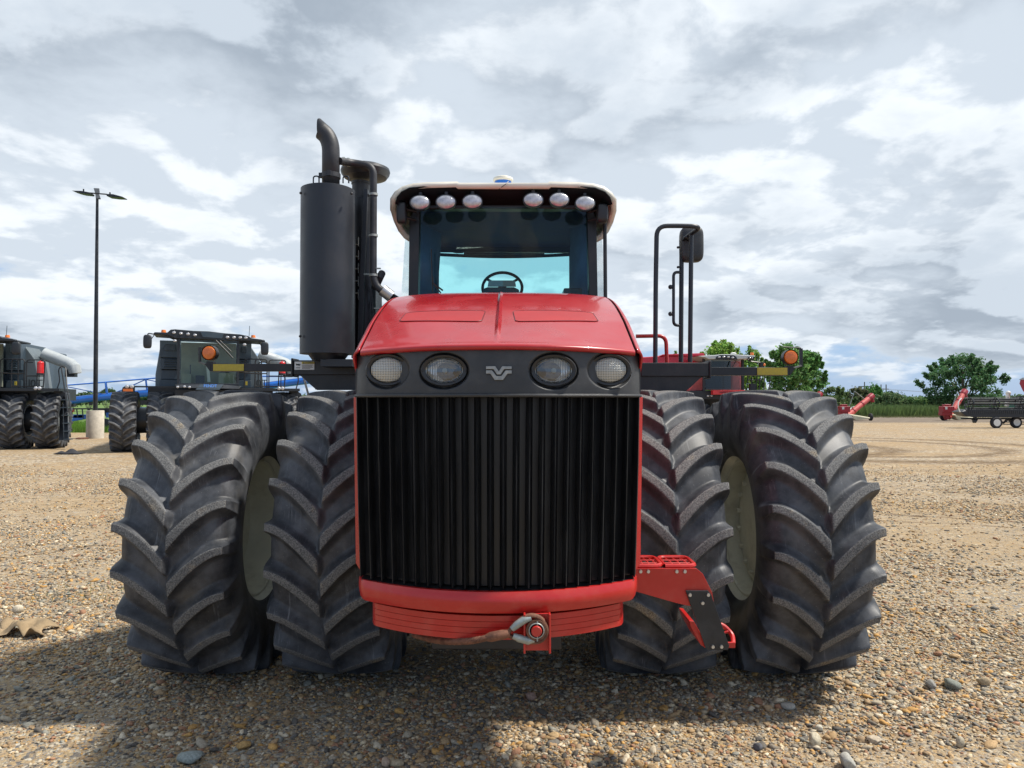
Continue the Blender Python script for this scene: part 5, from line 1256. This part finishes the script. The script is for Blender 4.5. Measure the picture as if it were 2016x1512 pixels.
g = MB(); g.box(Hq(1895, 822.6, .6), Hq(2100, 825.5, .8)); g.tube([Hq(1912, 824, .4), Hq(1922, 829, .4), Hq(1924, 825, .4)], .07, 6); g.cyl(Hq(1916, 829.5, .2), Hq(1921, 829.5, .2), .12, n=12); g.tube([Hq(1968, 825, .4), Hq(1975, 833, .4), Hq(1982, 825, .4)], .06, 6); g.tube([Hq(1976, 833, .4), Hq(1986, 825, .4)], .05, 6); g.tube([Hq(1985, 825, .6), Hq(1995, 834, .6), Hq(2005, 834, .6)], .09, 6); g.build('frame', M['slated'], TR)
for a, dy in ((1961, 0), (2000, .6)):
    for d2 in (0, 1.6):
        c_ = Hq(a, 832, dy + d2); c_.z = .40; w = empty('wheel', c_, parent=TR)
        g = MB(); g.lathe([(-.12, .24), (-.14, .36), (-.08, .40), (.08, .40), (.14, .36), (.12, .24)], c_, 'Y', 30); g.build('tyre', M['seat'], w)
        g = MB(); g.lathe([(-.125, .25), (-.10, .20), (-.10, .07), (-.12, .06), (-.12, .001)], c_, 'Y', 26); g.build('rim', M['white'], w)
# things behind the header
g = MB(); p0 = W(1985, 800, 62); g.tube([W(1982, 800, 62), W(1983.5, 785, 62), W(1985, 774, 62)], [.16, .16, .14], 14); g.ell(W(1985, 774, 62), .2, .2, .2, 12, 8); o = g.build('loading_spout', M['white']); tag(o, 'pale pinkish white spout rising behind the black header reel', 'spout')
g = MB(); g.prism([W(a, b_, 66) for a, b_ in ((1982, 802), (1984, 786), (1992, 781.5), (2010, 780), (2080, 780), (2080, 802))], (2.2, 3, 0)); g.cur = 1; g.prism([W(a, b_, 65.95) for a, b_ in ((1992, 781.5), (2010, 779.5), (2080, 779.5), (2080, 783), (1995, 783.5))], (2.3, 3.1, 0)); g.cur = 2
for a in (1995, 2060): g.cyl(W(a, 800, 67), W(a, 816, 67), .1, n=8)
o = g.build('grain_truck', [M['green'], M['slated'], M['slated']]); tag(o, 'green box with dark rolled tarp standing behind the header at the right edge', 'truck box')
g = MB(); g.prism([W(a, b_, 60) for a, b_ in ((2007, 755), (2009, 747.5), (2080, 747.5), (2080, 800), (2032, 795), (2013, 768))], (2.4, 3, 0)); o_ = empty('grain_cart', (W(2040, 800, 61).x, 61, 0), 'red grain cart hopper with pale rim poking in at the right edge', 'grain cart')
g.build('hopper', M['red2'], o_)
g = MB(); g.prism([W(a, b_, 59.9) for a, b_ in ((2006, 747.5), (2013, 743.5), (2080, 742), (2080, 747.5))], (2.5, 3.2, 0)); g.build('rim_cover', M['greysteel'], o_)
g = MB()
for a in (2035, 2070): g.lathe([(-.2, .4), (-.25, .7), (.25, .7), (.2, .4)], Vector((W(a, 800, 61).x, 61, .7)), 'Y', 24)
g.box(W(2025, 795, 60.5), W(2080, 806, 62)); g.build('running_gear', M['slated'], o_)

# ------------------------------------------------------------------ power poles
def hframe(a0, a1, ytop, D_, label, mid=None):
    o = empty('power_pole', (W((a0 + a1) / 2, 790, D_).x, D_, 0), label, 'power pole', 'wooden H-frame power poles on the horizon')
    g = MB()
    for a in (a0, a1): p = W(a, ytop, D_); g.cyl((p.x, D_, 0), p, .42, .34, n=8)
    if mid: p = W((a0 + a1) / 2, mid, D_); g.cyl((p.x, D_, 0), p, .40, .30, n=8)
    g.build_each('pole', M['wood'], o)
    g = MB(); zc_ = ytop + (0 if mid else 9); e = 0 if mid else 5; p = W(a0 - e, zc_, D_); q = W(a1 + e, zc_, D_); g.box((p.x, D_ - .2, p.z - .25), (q.x, D_ + .2, q.z + .25)); g.build('crossarm', M['wood'], o)
hframe(1690.5, 1713.5, 761, 420, 'three-legged power pole frame left of the twin one above the shrubs', 752)
hframe(1734.5, 1744.5, 757, 480, 'twin-legged power pole frame above the shrubs, right of the taller three-legged one')
g = MB()
for k in range(3):
    p = W(1680 + k * 16, 763, 425); q = W(2200, 780 + k, 900); pts = []
    for t_ in np.linspace(0, 1, 16): z = (p * (1 - t_) + q * t_); z.z -= 3.0 * 4 * t_ * (1 - t_); pts.append(z)
    g.tube(pts, .05, 4)
tag(g.build('power_line', M['wood']), 'thin sagging overhead wires running right from the power poles', 'power line')

# ------------------------------------------------------------------ trees, shrubs and grass
def leaves(cl, n, size, col, seed, flat=.0):
    # cl: array of clump centres with radius; returns triangles
    r = np.random.default_rng(seed); k = r.integers(0, len(cl), n); c = cl[k]
    d = r.normal(0, 1, (n, 3)); d /= np.linalg.norm(d, axis=1)[:, None]; rad = np.minimum(np.abs(r.normal(0, .62, n)) + .15, 1.6)
    P_ = c[:, :3] + d * (c[:, 3] * rad)[:, None] * np.array([1, 1, .8])
    a = r.normal(0, 1, (n, 3)); a /= np.linalg.norm(a, axis=1)[:, None]; b_ = np.cross(a, r.normal(0, 1, (n, 3))); b_ /= np.linalg.norm(b_, axis=1)[:, None]
    s_ = size * (.6 + .8 * r.random(n))[:, None]
    V = np.stack([P_ - a * s_, P_ + b_ * s_ * .55, P_ + a * s_, P_ - b_ * s_ * .55], 1).reshape(-1, 3); F = np.arange(n * 4).reshape(-1, 4)
    cc = col * 2.3 * (.7 + .6 * r.random((len(cl), 1)))[k] * (.75 + .5 * r.random((n, 1))); cc = cc * np.array([1, 1, 1])
    cc[:, 0] *= (.8 + .5 * r.random(n))
    return V, F, np.repeat(cc, 4, 0)
def tree(name, px, D_, ytop, wpx, ybase, n, size, col, label, group, seed, cat='tree', trunk=True, nclump=46, shape=1.):
    nclump = int(nclump * 2.0); n = int(n * 1.25)
    r = np.random.default_rng(seed); base = W(px, 800, D_); H_ = W(px, ytop, D_).z; zb_ = max(.1, W(px, ybase, D_).z); w = wpx / FPX * D_ / 2
    root = empty(name, (base.x, D_, 0), label, cat, group)
    cl = []
    for i in range(nclump):
        t_ = r.random() ** .9; prof = min(1, (t_ + .2) / .45) ** .5 * (1 - t_ ** 2.2) ** .55
        a = r.random() * 6.283; q = w * prof * (.35 + .65 * r.random() ** .5) * .86
        cl.append((q * math.cos(a), q * math.sin(a) * .9, zb_ + (H_ - zb_) * t_ * .93, w * (.08 + .10 * r.random()) * (1 if cat == 'tree' and wpx > 120 else 1.6)))
    for i in range(nclump // 3):      # spiky shoots round the outline
        a = r.random() * 6.283; t_ = .35 + .65 * r.random(); prof = min(1, (t_ + .2) / .45) ** .5 * (1 - min(1, t_) ** 2.2) ** .55 + .05
        for q in range(3): cl.append((w * prof * (.9 + q * .05) * math.cos(a), w * prof * (.9 + q * .05) * math.sin(a), zb_ + (H_ - zb_) * min(1, t_ * .93 + q * .035), w * (.07 - q * .014)))
    cl = np.array(cl); V, F, C = leaves(cl, n, size, np.array(col), seed + 1)
    V[:, 2] = np.maximum(V[:, 2], .05)
    npmesh('crown', V, F, M['leaf'], C, root, (base.x, D_, 0), smooth=False, k=4)
    g = MB(); bs = Vector((base.x, D_, 0)); nb_ = 4 if trunk else 5; tr = w * (.05 if trunk else .03)
    if trunk: g.tube([bs, bs + Vector((.1, 0, H_ * .35)), bs + Vector((.05, 0, H_ * .8))], [tr, tr * .75, tr * .2], 8)
    for i in range(nb_ * 3):
        c_ = cl[r.integers(0, len(cl))]; e_ = bs + Vector((c_[0], c_[1], c_[2])); s0 = bs + Vector((0, 0, H_ * (.12 + .4 * r.random() if trunk else .0)))
        g.tube([s0, s0 * .5 + e_ * .5 + Vector((0, 0, -.05 * H_ * r.random())), e_], [tr * .45, tr * .3, tr * .1], 5)
    g.build('trunk' if trunk else 'stems', M['bark'], root)
    return root
tree('broadleaf_tree', 1895, 98, 698, 165, 800, 17000, .17, (.040, .085, .035), 'big dense broadleaf tree behind the black header on the right', 'trees at the edge of the yard', 11, nclump=80)
tree('broadleaf_tree', 1420, 78, 671, 108, 790, 13000, .17, (.10, .17, .035), 'light green tree rising behind the grey roof of the red combine', 'trees at the edge of the yard', 12, nclump=34)
tree('broadleaf_tree', 1478, 82, 683, 78, 790, 10000, .17, (.08, .14, .035), 'smaller tree just right of the orange beacon of the red combine', 'trees at the edge of the yard', 13, nclump=26)
tree('broadleaf_tree', 1550, 76, 676, 104, 800, 16000, .17, (.065, .13, .04), 'leafy tree directly behind the right amber marker lamp', 'trees at the edge of the yard', 14, nclump=46)
tree('broadleaf_tree', 1595, 80, 688, 66, 800, 10000, .17, (.055, .12, .035), 'ragged narrow tree between the right amber lamp and the outermost auger spout', 'trees at the edge of the yard', 15, nclump=34)
tree('broadleaf_tree', 1332, 90, 692, 30, 790, 1500, .17, (.08, .14, .04), 'small tree top peeping over the red grain tank between the handrails', 'trees at the edge of the yard', 16, nclump=14)
sh = [(1645, 762, 56, .05, .08, .03, 'brownish grey-green shrub nearest the outermost right tyre'), (1690, 764, 44, .06, .07, .035, 'dull shrub behind the engine of the auger by the tyre'), (1722, 759, 50, .05, .12, .03, 'bright green shrub behind the auger spout by the tyre'), (1757, 770, 46, .05, .08, .035, 'dark shrub below the twin power pole'),
      (1790, 783, 40, .05, .09, .03, 'low shrub left of the gap in the hedge'), (1825, 784, 46, .06, .11, .035, 'low light shrub in the dip of the hedge line'), (1858, 782, 40, .05, .08, .03, 'low shrub under the left side of the big tree'), (1940, 786, 60, .05, .08, .03, 'shrub behind the reel of the black header')]
for i, (a, t_, w_, r_, gg, bb, lab) in enumerate(sh):
    tree('shrub', a, 97 + (i % 3) * 3, t_, w_ * 1.45, 822, 6500, .14, (r_, gg, bb), lab, 'shrubs along the far edge of the yard', 30 + i, 'shrub', False, 30)
for i, (a, t_, w_) in enumerate([(40, 776, 60), (95, 778, 60), (140, 775, 46), (175, 771, 44), (212, 766, 46), (248, 774, 40), (275, 768, 44), (305, 771, 40), (550, 778, 60), (600, 780, 50)]):
    labs = ['far shrub behind the tyres of the left combine', 'far shrub seen under the railing of the left combine', 'far shrub behind the ladder of the left combine', 'far shrub just left of the lamp post', 'tallest far shrub just right of the lamp post', 'low far shrub left of the centre combine tyre lamps', 'far shrub above the twin lamps of the centre combine', 'far shrub right of the twin lamps on the centre combine', 'far shrub behind the right railing of the centre combine', 'far shrub beside the centre combine ladder']
    tree('shrub', a, 130, t_, w_, 795, 2200, .22, (.045, .075, .035), labs[i], 'far shrubs behind the blue implement', 60 + i, 'shrub', False, 22)
# distant wooded line (one mass)
r = np.random.default_rng(77); n = 26000
xx = r.random(n) * 900 - 450; dd_ = 300 + 60 * r.random(n); hh_ = (2.6 + 2.6 * vnoise(xx + 500, dd_, .06, 9)) * r.random(n) ** .5
cl = np.stack([xx, dd_, hh_, np.full(n, 1.0)], 1); V, F, C = leaves(cl, n, .8, np.array((.05, .08, .04)), 78)
tag(npmesh('far_woods', V, F, M['leaf'], C, smooth=False, k=4), 'low green line of distant woods along the horizon', 'woods', kind='stuff')
def grass(name, x0, x1, d0, d1, n, h, col, label, seed, edge=None):
    r = np.random.default_rng(seed); x = x0 + (x1 - x0) * r.random(n); d = d0 + (d1 - d0) * r.random(n) ** 1.4
    hgt = h * (.5 + .8 * r.random(n)) * (.55 + .9 * vnoise(x + 300, d, .35, 5)); w = h * .05
    lean = r.normal(0, .22, (n, 2)) * hgt[:, None]
    V = np.stack([np.stack([x - w, d, 0 * x], 1), np.stack([x + w, d, 0 * x], 1), np.stack([x + lean[:, 0], d + lean[:, 1], hgt], 1)], 1).reshape(-1, 3)
    C = np.array(col) * (.6 + .8 * r.random((n, 1))); C = np.repeat(C, 3, 0)
    tag(npmesh(name, V, np.arange(n * 3).reshape(-1, 3), M['leaf'], C, smooth=False), label, 'grass', kind='stuff')
grass('grass', -48, -8, 45.6, 62, 60000, .32, (.17, .30, .045), 'bright green mown grass behind the lamp post', 91)
grass('grass', 24, 100, 90, 97, 60000, 1.0, (.17, .25, .085), 'tall green grass and weeds in front of the shrubs', 92)
grass('grass', 24, 100, 84, 90, 9000, .25, (.15, .17, .06), 'sparse weeds on the soil strip', 93)
grass('weeds', -4.9, -3.9, 7.3, 8.2, 70, .06, (.12, .18, .04), 'tiny green weed sprouts in the gravel near the left edge', 94)
